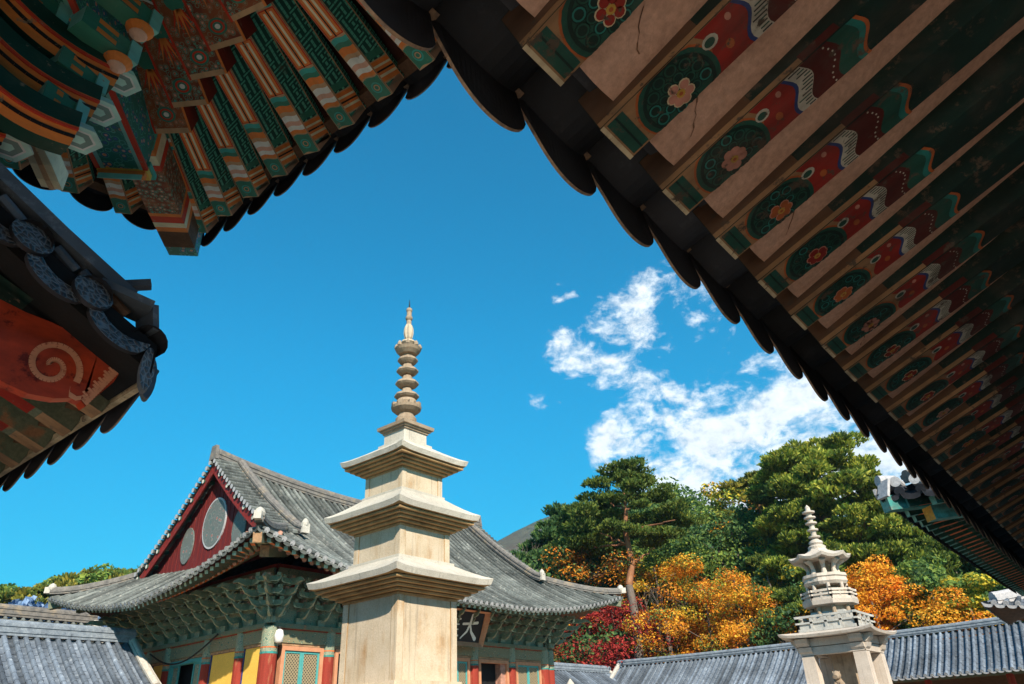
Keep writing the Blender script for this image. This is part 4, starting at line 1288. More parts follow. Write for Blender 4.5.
bs = bracket_set(); bsd = bracket_set(True)
spots = []
nS = 16; nW = 10
for i in range(nS): spots.append((V((WX0 + .95 + (WX1 - WX0 - 1.9) * i / (nS - 1), WY0, 5.26)), V((0, -1, 0)), bs))
for i in range(nW): spots.append((V((WX0, WY0 + .95 + (WY1 - WY0 - 1.9) * i / (nW - 1), 5.26)), V((-1, 0, 0)), bs))
for i in range(nW): spots.append((V((WX1, WY0 + .95 + (WY1 - WY0 - 1.9) * i / (nW - 1), 5.26)), V((1, 0, 0)), bs))
for c_, d_ in (((WX0, WY0), (-1, -1)), ((WX0, WY1), (-1, 1)), ((WX1, WY0), (1, -1)), ((WX1, WY1), (1, 1))):
    spots.append((V((*c_, 5.26)), V((*d_, 0)), bsd))
    spots.append((V((*c_, 5.262)), V((0, d_[1], 0)), bs)); spots.append((V((*c_, 5.258)), V((d_[0], 0, 0)), bs))
for p, d_, me in spots: put('bracket_set', me, hall, frame(p, d_))


# openings
def window(kind, side, a, b, z0, z1):
    """a, b along the wall; the frame stands just outside the wall plane"""
    def pt(h, o, z): return V((h, WY0 - o, z)) if side == 'S' else V((WX0 - o, h, z))
    def blk(mb, ha, hb, oa, ob, za, zb, m=0): mb.block(pt(ha, oa, za), pt(hb, ob, zb), m)
    mb = MB(); fwid = .13
    for ha, hb, za, zb in ((a, a + fwid, z0, z1), (b - fwid, b, z0, z1), (a + fwid, b - fwid, z1 - fwid, z1)): blk(mb, ha, hb, -.1, .10, za, zb)
    fr = mb.build('window' if kind != 'door' else 'doorway', M['pink_frame'] if side == 'S' else M['teal_frame'], hall)
    a2, b2, zt_ = a + fwid, b - fwid, z1 - fwid
    if kind == 'lattice':
        mid = (a2 + b2) / 2
        for ha, hb in ((a2, mid - .004), (mid + .004, b2)):
            mb = MB(); t_ = .075
            for x0, x1, za, zb in ((ha, ha + t_, z0, zt_), (hb - t_, hb, z0, zt_), (ha + t_, hb - t_, zt_ - t_, zt_)): blk(mb, x0, x1, .0, .05, za, zb)
            lf = mb.build('shutter', M['teal_frame'], fr)
            mb = MB(); blk(mb, ha + t_, hb - t_, .0, .025, z0, zt_ - t_); mb.build('lattice', M['lattice'], lf)
    elif kind == 'open':
        n = 4; wdt = (b2 - a2) / n
        for i in (0, 3):
            mb = MB(); ha, hb = a2 + wdt * i, a2 + wdt * (i + 1)
            for x0, x1, za, zb in ((ha, ha + .07, z0, zt_), (hb - .07, hb, z0, zt_), (ha + .07, hb - .07, zt_ - .07, zt_)): blk(mb, x0, x1, 0, .05, za, zb)
            lf = mb.build('shutter', M['teal_frame'], fr); mb = MB(); blk(mb, ha + .07, hb - .07, 0, .02, z0, zt_ - .07); mb.build('lattice', P['mixed_green'], lf)
    elif kind == 'door':
        mb = MB(); blk(mb, b2 - .32, b2, -.3, .0, z0, zt_); mb.build('door_leaf', P['pink'], fr)
        mb = MB(); blk(mb, a2, b2, -.34, -.32, z0, zt_); mb.build('dark_interior', M['black'], fr)


window('lattice', 'S', 14.72, 16.38, 1.9, 4.6); window('door', 'S', 16.88, 18.85, 1.3, 4.6)
for i in range(3): window('lattice' if i != 1 else 'door', 'S', 19.36 + 1.46 * i, 19.36 + 1.46 * (i + 1) - .03, 1.3, 4.6)
window('door', 'S', 24.25, 26.18, 1.3, 4.6); window('lattice', 'S', 26.68, 28.46, 1.9, 4.6)
window('open', 'W', 25.75, 27.98, 1.9, 4.6)
for ya, yb in ((22.25, 23.2), (23.72, 25.22), (28.45, 29.35), (29.85, 31.0)):
    mb = MB(); mb.block((WX0 - .02, ya, 1.9), (WX0 + .1, yb, 4.6)); pn = mb.build('wall_panel', M['yellow'], hall)
    mb = MB()
    for y0, y1, z0, z1 in ((ya - .06, ya, 1.9, 4.66), (yb, yb + .06, 1.9, 4.66), (ya, yb, 4.6, 4.66)): mb.block((WX0 - .05, y0, z0), (WX0 + .1, y1, z1))
    mb.build('panel_frame', P['blue'], pn)
for a, b in ((( WX0 - .03, WY0), (WX0 - .03, WY1)),):
    mb = MB(); mb.block((WX0 - .09, WY0 + .2, 1.25), (WX0 + .15, WY1, 1.9)); mb.build('base_rail', M['redwood'], hall)
mb = MB(); mb.block((WX0 + .2, WY0 - .06, 1.25), (16.4, WY0 + .15, 1.9)); mb.block((26.66, WY0 - .06, 1.25), (28.5, WY0 + .15, 1.9)); mb.build('base_rail', M['redwood'], hall)
mb = MB(); mb.block((WX1 - .2, WY0 + .3, 1.25), (WX1 - .1, WY1 - .2, 4.65)); mb.block((WX0 + .2, WY1 - .1, 1.25), (WX1 - .2, WY1, 4.65)); mb.build('rear_wall', M['yellow'], hall)

# name board over the middle bay, tilted forward; characters read from the right
nb = thing('name_board', 'black name board with white brush characters in a red frame under the hall eave', 'sign', (HCX, WY0 - .9, 5.1))
th = R(20)
def nbp(x, v, o=0): return V((HCX + x, WY0 - .55 - math.sin(th) * v - math.cos(th) * o, 5.14 + math.cos(th) * v - math.sin(th) * o))
HWB, HHB = 1.95, 1.15
mb = MB(); mb.add([nbp(-HWB, 0), nbp(HWB, 0), nbp(HWB, HHB), nbp(-HWB, HHB), nbp(-HWB, 0, -.06), nbp(HWB, 0, -.06), nbp(HWB, HHB, -.06), nbp(-HWB, HHB, -.06)], [(0, 1, 2, 3), (7, 6, 5, 4), (0, 1, 5, 4), (1, 2, 6, 5), (2, 3, 7, 6), (3, 0, 4, 7)])
mb.build('board', M['sign_black'], nb)
mb = MB()
inn = [(-HWB, 0), (HWB, 0), (HWB, HHB), (-HWB, HHB)]; outp = [(-HWB - .12, -.13), (HWB + .12, -.13), (HWB + .24, HHB + .10), (-HWB - .24, HHB + .10)]
for i in range(4):
    a, b = inn[i], inn[(i + 1) % 4]; c_, d_ = outp[(i + 1) % 4], outp[i]
    A = [nbp(*a, .01), nbp(*b, .01), nbp(*c_, .16), nbp(*d_, .16)]
    mb.prism(A, nbp(0, 0, -.05) - nbp(0, 0, 0), 0)
mb.build('sign_frame', M['pink_frame'], nb)
HL = []
def stroke(cx_, pts, m=0):
    mbs.append((cx_, pts))
def letters(x0, strokes, sc):
    mb = MB()
    for pts in strokes:
        n = len(pts)
        for i in range(n - 1):
            (xa, ya, wa), (xb, yb, wb) = pts[i], pts[i + 1]
            dx, dy = xb - xa, yb - ya; l_ = math.hypot(dx, dy); nx, ny = -dy / l_, dx / l_
            quad = [(xa + nx * wa, ya + ny * wa), (xb + nx * wb, yb + ny * wb), (xb - nx * wb, yb - ny * wb), (xa - nx * wa, ya - ny * wa)]
            mb.add([nbp(x0 + px_ * sc, .08 + py_ * sc, .012 + .0004 * (i % 3)) for px_, py_ in quad], [(0, 1, 2, 3)])
        for (xa, ya, wa) in pts:
            mb.poly([nbp(x0 + (xa + wa * math.cos(2 * PI * k / 10)) * sc, .08 + (ya + wa * math.sin(2 * PI * k / 10)) * sc, .0135) for k in range(10)])
    return mb
big = [[(-.42, .60, .05), (0, .64, .045), (.42, .70, .06)], [(.04, .98, .06), (0, .64, .06), (-.12, .32, .05), (-.42, .04, .03)], [(.0, .62, .035), (.14, .32, .055), (.44, .06, .085)]]
hero = [[(-.48, .70, .03), (-.02, .76, .035)], [(-.24, .96, .04), (-.30, .55, .04), (-.46, .22, .02)], [(-.28, .52, .03), (-.38, .28, .03), (-.12, .30, .03)], [(-.18, .42, .03), (-.08, .22, .045)],
        [(.12, .96, .04), (-.02, .62, .03)], [(.06, .72, .035), (.06, .05, .04)], [(.30, .94, .035), (.34, .82, .03)], [(.06, .74, .03), (.46, .78, .03)], [(.06, .54, .025), (.42, .57, .025)], [(.06, .34, .025), (.42, .37, .025)], [(.06, .10, .03), (.48, .13, .035)], [(.26, .76, .028), (.26, .12, .028)]]
palace = [[(-.40, .92, .035), (.02, .94, .035)], [(.0, .94, .03), (.0, .72, .03)], [(-.40, .92, .035), (-.42, .5, .035), (-.5, .05, .02)], [(-.38, .72, .028), (0, .73, .028)], [(-.34, .5, .028), (.02, .52, .028)], [(-.24, .64, .03), (-.24, .28, .03)], [(-.08, .64, .03), (-.08, .28, .03)],
          [(-.42, .28, .03), (.06, .30, .03)], [(-.26, .2, .03), (-.38, .04, .03)], [(-.08, .2, .03), (.02, .06, .04)], [(.2, .94, .035), (.18, .7, .03), (.1, .56, .02)], [(.2, .93, .03), (.4, .93, .03), (.40, .66, .03), (.5, .64, .03)],
          [(.12, .46, .03), (.42, .48, .03), (.28, .22, .035), (.08, .04, .02)], [(.18, .38, .03), (.30, .2, .035), (.5, .04, .055)]]
for x0, st in ((1.20, big), (0.14, hero), (-.92, palace)): letters(x0, st, .98).build('character', M['sign_white'], nb)

# lamp on the corner column, loose cable along the west beam
cl = thing('corner_lamp', 'small white lamp fixed to the corner of the painted beam', 'lamp', (14.35, 21.55, 4.75))
mb = MB(); mb.lathe([(.05, 4.62), (.13, 4.66), (.15, 4.85), (.11, 5.0), (.04, 5.04)], (14.36, 21.5, 0), 14); mb.build('globe', M['lamp_white'], cl, smooth=True)
mb = MB(); mb.tube([(14.36, 21.5, 5.03), (14.36, 21.5, 5.1), (14.36, 21.75, 5.12)], .03, 8); mb.build('bracket', M['cable'], cl)
mb = MB(); pts = []
for i in range(25):
    f = i / 24; y = 24.6 + 4.6 * f; pts.append((WX0 - .30 - .05 * math.sin(f * 3), y, 5.2 - .62 * math.sin(PI * f) ** 1.0 - .2 * f))
mb.tube(pts, .03, 6); tag(mb.build('hanging_cable', M['cable'], org=V((WX0 - .3, 26.9, 5))), 'loose black cable sagging below the painted beam over the ochre wall', 'cable')
# ---------------------------------------------------------------- near corridor roof whose eave runs overhead (right half of the picture)
nc = thing('corridor_roof', 'dark tiled corridor eave overhead with lotus painted rafters and scalloped tile lips', 'roof', (6, -2, 0))
AR = Roof(-.545, 13.805, -6.7, .885, 3.235, a=.375, b=.008, D=3.79, corners=())
ALN = AR.F['N'][3]
mb = MB(); tiles(AR, 'N', mb, .35, .06, .36, 8, pseg=10, lip=.145, sagk=.32, ltilt=.22, lipw=.97, rimw=.009, traise=.04, m_cov=0, m_pan=0, m_end=0, m_rim=1)
mb.build('roof_tiles', [M['tile_dark'], M['tile_rim']], nc)
mb = MB(); tiles(AR, 'S', mb, .7, .09, 1.2, 3, pseg=2, ends=False); mb.build('rear_roof_tiles', [M['tile_dark']] * 3, nc)
mb = MB(); ridge(mb, [V((-.5 + 14.3 * i / 10, -2.9, AR.P('N', 1, 3.79).z)) for i in range(11)], .4, .3); mb.build('roof_ridge', M['ridge'], nc)
# boards: under the tiles, along the rafter ends, plaster between rafters
mb = MB(); soffit(AR, 'N', mb, .24, 3.7, .085, n=4, dn=6); mb.build('tile_bed', M['tile_dark'], nc)
TS = math.tan(R(21.46))
def raft_z(y): return 3.0 + (.66 - y) * TS
mb = MB()
mb.bar((-.5, .655, raft_z(.655) + .185), (13.8, .655, raft_z(.655) + .185), .055, .075, 0)
pass
mb.build('eave_batten', M['tile_dark'], nc)
mb = MB(); cols_ = []
for i in range(-5, 39):
    xc_ = .994 + .335 * i + .1675
    for q in range(-4, 5):
        x = xc_ + .1675 * q / 4.001; cols_.append((x, .068 - .030 * math.cos(PI / 2 * q / 4)))
mb.grid([[(x, y, raft_z(y) + o + .06 * min(1, (.615 - y) / .9)) for y in (.615, .45, .3, .1, -.1, -.3, -1.6, -2.9)] for x, o in cols_])
for (xa, oa), (xb, ob) in zip(cols_, cols_[1:]):
    mb.add([(xa, .615, raft_z(.615) + oa), (xb, .615, raft_z(.615) + ob), (xb, .6151, raft_z(.615) + .15), (xa, .6151, raft_z(.615) + .15)], [(0, 1, 2, 3)])
mb.build('rafter_plaster', M['plaster'], nc)
rn = random.Random(3)
# hairline repairs in the plaster
mb = MB()
for i in (-1, 0, 1, 3, 6):
    x0 = .994 + .335 * i + .168; y = .42 + rn.uniform(-.14, .1); pts = []
    for k in range(7):
        pts.append((x0 - .045 + .015 * k, y + .012 * k + rn.uniform(-.008, .008), 0))
    for (xa, ya, _), (xb, yb, _) in zip(pts, pts[1:]):
        w_ = rn.uniform(.001, .0028)
        mb.add([(xa, ya - w_, raft_z(ya - w_) + .0365 + .0667 * (.615 - ya)), (xb, yb - w_, raft_z(yb - w_) + .0365 + .0667 * (.615 - yb)), (xb, yb + w_, raft_z(yb + w_) + .0365 + .0667 * (.615 - yb)), (xa, ya + w_, raft_z(ya + w_) + .0365 + .0667 * (.615 - ya))], [(0, 1, 2, 3)])
mb.build('plaster_crack', P['brown'], nc)
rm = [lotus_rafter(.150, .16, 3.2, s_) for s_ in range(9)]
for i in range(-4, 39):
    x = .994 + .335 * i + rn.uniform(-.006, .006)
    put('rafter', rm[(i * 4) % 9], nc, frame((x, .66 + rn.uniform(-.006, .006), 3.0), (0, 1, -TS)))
# posts, beams and rear wall that carry it
for i in range(6):
    for y in (-1.7, -4.6):
        mb = MB(); x = .3 + 2.65 * i; mb.tube([(x, y, .25), (x, y, raft_z(y) - .05 if y > -2 else 3.6)], .17, 14); mb.tube([(x, y, 0), (x, y, .26)], .26, 14, 1); mb.build('post', [M['redwood'], M['granite_old']], nc)
mb = MB(); mb.bar((-.5, -1.7, raft_z(-1.7) - .17), (13.8, -1.7, raft_z(-1.7) - .17), .22, .3); mb.bar((-.5, -4.6, 3.5), (13.8, -4.6, 3.5), .22, .3); mb.build('purlin_beam', P['dgreen'], nc)
mb = MB(); mb.block((-.5, -4.75, 0), (13.8, -4.65, 3.7)); mb.build('rear_wall', M['wood_brown'], nc)
mb = MB(); mb.block((-.5, -5.2, 0), (13.8, -1.2, .12)); mb.build('stone_step', M['granite_old'], nc)

# ---------------------------------------------------------------- bracketed pavilion whose painted corner hangs over the upper left
pv = thing('pavilion', 'pavilion corner overhead with orange and green painted rafters and curved bracket tongues', 'pavilion', (-4, -2, 0))
BR = Roof(-4.6, 2.33, -2.7, 5.34, 5.55, lift=.24, span=3.3, bulge=.05, a=.40, b=.03, D=3.38)
KX, KY = -.45, 2.35
for side, nm in (('E', 'roof_tiles'), ('N', 'roof_tiles')):
    mb = MB(); tiles(BR, side, mb, .39, .07, .36, 7, pseg=8, lip=.13, sagk=.3, ltilt=.22, lipw=.95, rimw=.009, traise=.04, dcap=2.6, m_end=0, m_rim=1); mb.build(nm, [M['tile_dark'], M['tile_rim']], pv)
mb = MB(); rows = []
for side in 'ENWS':
    soffit(BR, side, mb, .16, 3.3, -.02 if side in 'WS' else .07, n=24, dn=5)
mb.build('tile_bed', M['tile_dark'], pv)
mb = MB(); ridge(mb, [V((-1.22, y, 7.22)) for y in (.7, 1.1, 1.6)], .4, .5); mb.build('roof_ridge', M['ridge'], pv)
for side in 'EN':
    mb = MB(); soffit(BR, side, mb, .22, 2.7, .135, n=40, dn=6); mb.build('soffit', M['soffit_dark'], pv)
    mb = MB(); Ln = BR.F[side][3]; pts = [BR.P(side, clampu(BR, side, u, .17), .17) - V((0, 0, .125)) for u in [.17 + (Ln - .34) * i / 60 for i in range(61)]]
    mb.sweep([(-.05, -.045), (.05, -.045), (.05, .045), (-.05, .045)], pts); mb.build('eave_batten', M['wood_brown'], pv)
fm = stripe_rafter(.25, .20, 1.12); lm = floral_rafter(.24, .2, 1.9)
for side in 'EN':
    Ln = BR.F[side][3]
    for i in range(11):
        c = .36 + .39 * i
        u = Ln - c if side == 'E' else c
        o2 = BR.P(side, u, .20) - V((0, 0, .355))
        q = BR.P(side, fan_u(BR, side, u, 2.55, 1.25), 2.55)
        q.z = o2.z + .50 - .12 * max(0, 1 - c / 3)
        dv = (o2 - q).normalized()
        put('flying_rafter', fm, pv, frame(o2, dv))
        if c > .7:
            o3 = o2 - dv * .98 + V((0, 0, -.19)); q3 = q + V((0, 0, .18))
            put('rafter', lm, pv, frame(o3, (o3 - q3).normalized(), sx=min(1.25, (o3 - q3).length / 1.9 + .15)))
# corner beams
tip = BR.P('E', BR.F['E'][3] - .06, .06) + V((-.15, -.14, -.01)); K3 = V((KX, KY, 0))
dg = V((tip.x - KX, tip.y - KY, 0)); Ld = dg.length; dg.normalize(); sdv = V((-dg.y, dg.x, 0))
def beam_pt(f, z): return V((KX, KY, 0)) + dg * (Ld * f) + V((0, 0, z))
zt_ = tip.z - .30
mb = MB()
# upper beam: rises to the tip
hw = .15
def beam(mb, f0, f1, z0, z1, h0, h1, mside, mend, mbot, hw):
    a0, a1 = beam_pt(f0, z0), beam_pt(f1, z1); ps = []
    for p, h in ((a0, h0), (a1, h1)):
        ps += [p - sdv * hw + V((0, 0, -h)), p + sdv * hw + V((0, 0, -h)), p + sdv * hw, p - sdv * hw]
    mb.add(ps, [(0, 1, 5, 4)], mbot); mb.add(ps, [(1, 2, 6, 5), (3, 0, 4, 7)], mside); mb.add(ps, [(4, 5, 6, 7)], mend); mb.add(ps, [(2, 3, 7, 6)], mside)
beam(mb, .25, .985, zt_ + .05, zt_ + .03, .3, .26, 0, 1, 0, .115)
# painted bands near the end of the upper beam
def bband(mb, f0, f1, m, pr, hw=.115):
    a0, a1 = beam_pt(f0, 0), beam_pt(f1, 0)
    za = zt_ + .05 - .02 * (f0 - .25) / .705 - .3 + .04 * (f0 - .25) / .705; zb_ = zt_ + .05 - .02 * (f1 - .25) / .705 - .3 + .04 * (f1 - .25) / .705
    ps = []
    for p, z in ((a0, za), (a1, zb_)):
        ps += [p - sdv * (hw + pr) + V((0, 0, z + .26)), p - sdv * (hw + pr) + V((0, 0, z - pr)), p + sdv * (hw + pr) + V((0, 0, z - pr)), p + sdv * (hw + pr) + V((0, 0, z + .26))]
    mb.add(ps, [(0, 1, 5, 4), (1, 2, 6, 5), (2, 3, 7, 6)], m)
for f0, f1, m, pr in ((.60, .66, 2, .002), (.66, .675, 3, .003), (.675, .70, 4, .002), (.70, .715, 5, .003), (.715, .84, 6, .002), (.84, .85, 3, .003), (.85, .87, 5, .002), (.87, .885, 4, .003), (.885, .90, 3, .002), (.90, .954, 7, .002)):
    bband(mb, f0, f1, m, pr)
mb.build('corner_beam', [PB['floral_teal'], PB['brown'], PB['teal'], PB['orange'], PB['cream'], PB['red'], PB['floral_red'], M['wood_brown']], pv)
mb = MB()
beam(mb, .0, .64, zt_ - .14, zt_ - .20, .34, .30, 0, 1, 0, .145)
for s_ in (-1, 1):   # red and mint lines along the lower edges
    for off, m in ((.147, 2), (.122, 3)):
        a, b = beam_pt(.02, zt_ - .14 - .34) + sdv * s_ * off, beam_pt(.635, zt_ - .2 - .30) + sdv * s_ * off
        mb.bar(a, b, .03, .02 if m == 2 else .012, m)
# carved end of the lower beam
for k, (m, dz) in enumerate(((4, .0), (5, -.045), (6, -.085), (3, -.12))):
    a, b = beam_pt(.635, zt_ - .2 - .25 + dz), beam_pt(.67 - .012 * k, zt_ - .2 - .25 + dz)
    mb.bar(a, b, .33 - .02 * k, .043, m)
mb.build('lower_corner_beam', [PB['floral_teal'], PB['green'], PB['red'], PB['lteal'], PB['teal'], PB['yellow'], PB['orange']], pv)
# body of the pavilion
for x, y in ((KX, KY), (KX, -.35), (-2.1, KY), (-2.1, -.35)):
    mb = MB(); mb.tube([(x, y, 0), (x, y, 3.5)], .24, 16); mb.build('column', M['redwood'], pv)
mb = MB(); mb.bar((KX, -.5, 3.4), (KX, KY, 3.4), .25, .4, 0); mb.bar((-2.3, KY, 3.4), (KX, KY, 3.4), .25, .4, 0); mb.bar((KX, -.5, 3.68), (KX, KY, 3.68), .5, .14, 1); mb.bar((-2.3, KY, 3.682), (KX, KY, 3.682), .5, .14, 1)
mb.build('lintel_beam', [P['mixed_green'], PB['dgreen']], pv)
mb = MB(); mb.bar((KX, -.5, 4.5), (KX, KY, 4.5), .1, 1.6, 0); mb.bar((-2.3, KY, 4.5), (KX, KY, 4.502), .1, 1.6, 0); mb.bar((-2.2, -.45, 4.5), (KX, -.45, 4.5), .1, 1.6, 0); mb.bar((-2.25, -.4, 4.5), (-2.25, KY, 4.5), .1, 1.6, 0); mb.build('bracket_panel', PB['dgreen'], pv)
mb = MB(); mb.bar((KX + .9, -1.3, 5.33), (KX + .9, KY + .9, 5.33), .2, .24, 0); mb.bar((-3, KY + .9, 5.33), (KX + .9, KY + .9, 5.332), .2, .24, 0); mb.build('purlin', PB['dgreen'], pv)


def tongue(end, length, drop, yaw=0.0, name='bracket_tongue'):
    """bracket tongue with a hexagonal painted end face, striped cheeks and a mint top line; it points outwards along +x turned by yaw"""
    end = V(end); d = V((math.cos(yaw), math.sin(yaw), 0)); sd_ = V((-d.y, d.x, 0)); mb = MB()
    K = [PB['dgreen'], PB['orange'], PB['mint'], PB['red'], PB['black'], PB['white'], PB['hall_green'], PB['teal']]
    n = 14; secs = []
    for i in range(n + 1):
        f = i / n
        x = -length * (1 - f); z = drop * ((1 - f) ** 2.1) - .05 * math.sin(PI * f)
        wd = .085; ht = .17 - .02 * f
        c = end + d * x + V((0, 0, z))
        secs.append((c, wd, ht))
    def hexa(c, wd, ht, k=1.0, o=0):
        return [c + sd_ * (a * wd * k) + V((0, 0, b * ht * k)) + d * o for a, b in ((-1, -.1), (-.35, -.62), (.75, -.62), (1, .1), (.35, .62), (-.75, .62))]
    for (c0_, w0, h0), (c1_, w1, h1) in zip(secs, secs[1:]):
        A, B = hexa(c0_, w0, h0), hexa(c1_, w1, h1)
        for q, m in ((0, 1), (1, 0), (2, 1), (3, 0), (4, 2), (5, 0)):
            mb.add([A[q], A[(q + 1) % 6], B[(q + 1) % 6], B[q]], [(0, 1, 2, 3)], m)
        for s_ in (-1, 1):          # dark line and red line on the cheeks
            for off, zz, m in ((1.012, -.36, 4), (1.0, -.18, 3)):
                pa = c0_ + sd_ * (s_ * w0 * (.68 if zz < -.3 else .97)) + V((0, 0, zz * h0)); pb = c1_ + sd_ * (s_ * w1 * (.68 if zz < -.3 else .97)) + V((0, 0, zz * h1))
                mb.tube([pa, pb], .009, 5, m, False)
        mb.tube([A[4], B[4]], .011, 5, 7, False)
    # end face, cut obliquely so that it looks down and out
    nf = (d * .25 + V((0, 0, -.86)) + sd_ * -.42).normalized(); u_ = (d - nf * d.dot(nf)).normalized(); v_ = nf.cross(u_)
    c = end + d * .02
    def face(k, o): return [c + u_ * (a * .115 * k) + v_ * (b * .064 * k) + nf * o for a, b in ((-1, -.15), (-.45, -1), (.6, -1), (1, .15), (.45, 1), (-.6, 1))]
    A = hexa(*secs[-2]); F = face(1.0, -.03)
    mb.add(F + face(1.0, .02), [(i, (i + 1) % 6, 6 + (i + 1) % 6, 6 + i) for i in range(6)], 2)
    mb.poly(face(1.0, .02), 2); mb.poly(face(1.0, -.03), 2); mb.poly(face(.72, .022), 5); mb.poly(face(.60, .024), 6); mb.poly(face(.3, .026), 2)
    mb.build(name, K, pv)


def at_z(x, y, z):
    d = ray(x, y); return EYE + d * ((z - EYE.z) / d.z)


for (x, y, z, L_, dr) in ((115, 77, 4.72, 1.25, .42), (93, 107, 4.44, 1.15, .38), (72, 134, 4.16, 1.0, .34), (41, 80, 4.62, 1.0, .40), (21, 112, 4.34, .95, .36), (0, 141, 4.06, .9, .34)):
    tongue(at_z(x, y, z), L_ * .62, dr * .62)
for k in range(3): tongue((KX + .55 + .06 * k, KY - 1.25, 4.1 + .28 * k), .8, .3); tongue((KX + .55 + .06 * k, KY - 2.3, 4.1 + .28 * k), .8, .3)
for k in range(3): tongue((KX - 1.0, KY + .6 + .06 * k, 4.1 + .28 * k), .8, .3, PI / 2)
# cross arms with painted ends and lotus buds under them
for (x, y, z, ln_, al) in ((152, 30, 5.0, .34, 0), (131, 61, 4.8, .3, 0), (99, 91, 4.6, .24, 0), (78, 121, 4.32, .2, 0), (60, 24, 4.9, .3, 0)):
    e = at_z(x, y, z); d = V((.97, .2, 0)).normalized() if al == 0 else V((.75, .66, 0))
    mb = MB(); mb.bar(e - d * ln_, e, .11, .11, 0, mend=1)
    for zz, m in ((.03, 2), (-.03, 2)): mb.bar(e - d * ln_ * .75 + V((0, 0, zz)), e - d * .12 + V((0, 0, zz)), .114, .028, m)
    mb.bar(e - d * .055, e + d * .004, .135, .13, 3); mb.bar(e - d * .001, e + d * .006, .09, .085, 4)
    n = 10; cc_ = e - d * .06 + V((0, 0, -.065))
    mb.lathe([(.008, -.06), (.035, -.045), (.06, -.015), (.07, .0)], cc_, 14, 5); mb.lathe([(.014, -.068), (.036, -.052), (.045, -.04)], cc_, 14, 6)
    mb.build('cross_arm', [PB['green'], PB['lteal'], PB['orange'], PB['lteal'], PB['mint'], PB['orange'], PB['pink']], pv)
# dark beam with teal outlines behind the tongues
mb = MB(); a, b = V((KX + .1, KY + .25, 5.05)), V((KX + 1.15, KY + .95, 5.05))
mb.bar((KX + .62, -1, 5.0), (KX + .62, KY + .7, 5.0), .16, .5, 0); mb.bar((-3, KY + .35, 4.9), (KX + .5, KY + .35, 4.9), .18, .6, 0)
for z in (4.78, 4.9, 5.1): mb.bar((-3, KY + .445, z), (KX + .5, KY + .445, z), .012, .03, 1); mb.bar((KX + .535, -1, z + .05), (KX + .535, KY + .7, z + .05), .012, .03, 1)
mb.bar((KX + .58, -1, 4.746), (KX + .58, KY + .7, 4.746), .03, .008, 1); mb.bar((KX + .67, -1, 4.746), (KX + .67, KY + .7, 4.746), .02, .008, 1)
mb.build('bracket_beam', [PB['dgreen'], PB['teal']], pv)
mb = MB(); cp = [at_z(x, y, z) for x, y, z in ((14, 112, 4.5), (28, 126, 4.4), (38, 140, 4.33), (44, 158, 4.3), (50, 172, 4.3), (54, 180, 4.33))]
mb.sweep([(-.05, -.05), (.05, -.05), (.06, .05), (-.06, .05)], cp, 0); mb.sweep([(-.012, -.056), (.012, -.056), (.012, -.05), (-.012, -.05)], cp, 1); mb.build('carved_bracket_end', [PB['cream'], PB['tan']], pv)

# ---------------------------------------------------------------- west corridor: gable end with red bargeboard at the left edge
wc = thing('gabled_corridor', 'gabled corridor end with a red spiral bargeboard and patterned verge tiles', 'corridor', (-.9, 13, 0))
CY = 3.15
CR = Roof(-3.2, 1.36, CY, 22.35, 3.215, a=.44, b=.07, D=2.295, corners=())
mb = MB(); tiles(CR, 'E', mb, .32, .055, .34, 6, u0=.30, pseg=8, lip=.12, sagk=.3, ltilt=.2, lipw=.95, rimw=.009, traise=.035, m_end=0, m_rim=1, jit=.004); mb.build('roof_tiles', [M['tile_dark'], M['tile_rim']], wc)
mb = MB(); tiles(CR, 'W', mb, .64, .09, .7, 3, pseg=2, ends=False); mb.build('rear_roof_tiles', [M['tile_dark']] * 3, wc)
mb = MB(); soffit(CR, 'E', mb, .08, 2.28, .09, n=4, dn=8); soffit(CR, 'W', mb, .08, 2.28, .09, n=4, dn=8); mb.build('tile_bed', M['tile_dark'], wc)
mb = MB(); ridge(mb, [V((-.905, y, CR.P('E', 1, 2.29).z - .02)) for y in (CY + .02, 9, 15, 22.3)], .38, .5); mb.build('roof_ridge', M['ridge'], wc)
pr_ = plain_rafter(.105, .11, 1.5, M['wood_green'], P['tan'], P['red'])
for i in range(52):
    y = CY + .42 + .335 * i
    o = V((1.235, y, 3.065)); put('rafter', pr_, wc, frame(o, (1, 0, -.40)))
mb = MB(); mb.bar((1.275, CY + .1, 3.13), (1.275, 22.3, 3.13), .03, .035, 1); mb.bar((1.22, CY + .05, 3.19), (1.22, 22.3, 3.19), .09, .03, 0); mb.build('eave_batten', [M['wood_brown'], P['cream']], wc)
mb = MB(); mb.grid([[(1.24, CY + .1, 3.178), (.2, CY + .1, 3.178 + .416), (-.85, CY + .1, 4.05)], [(1.24, 22.3, 3.178), (.2, 22.3, 3.178 + .416), (-.85, 22.3, 4.05)]]); mb.build('soffit', P['dgreen'], wc)
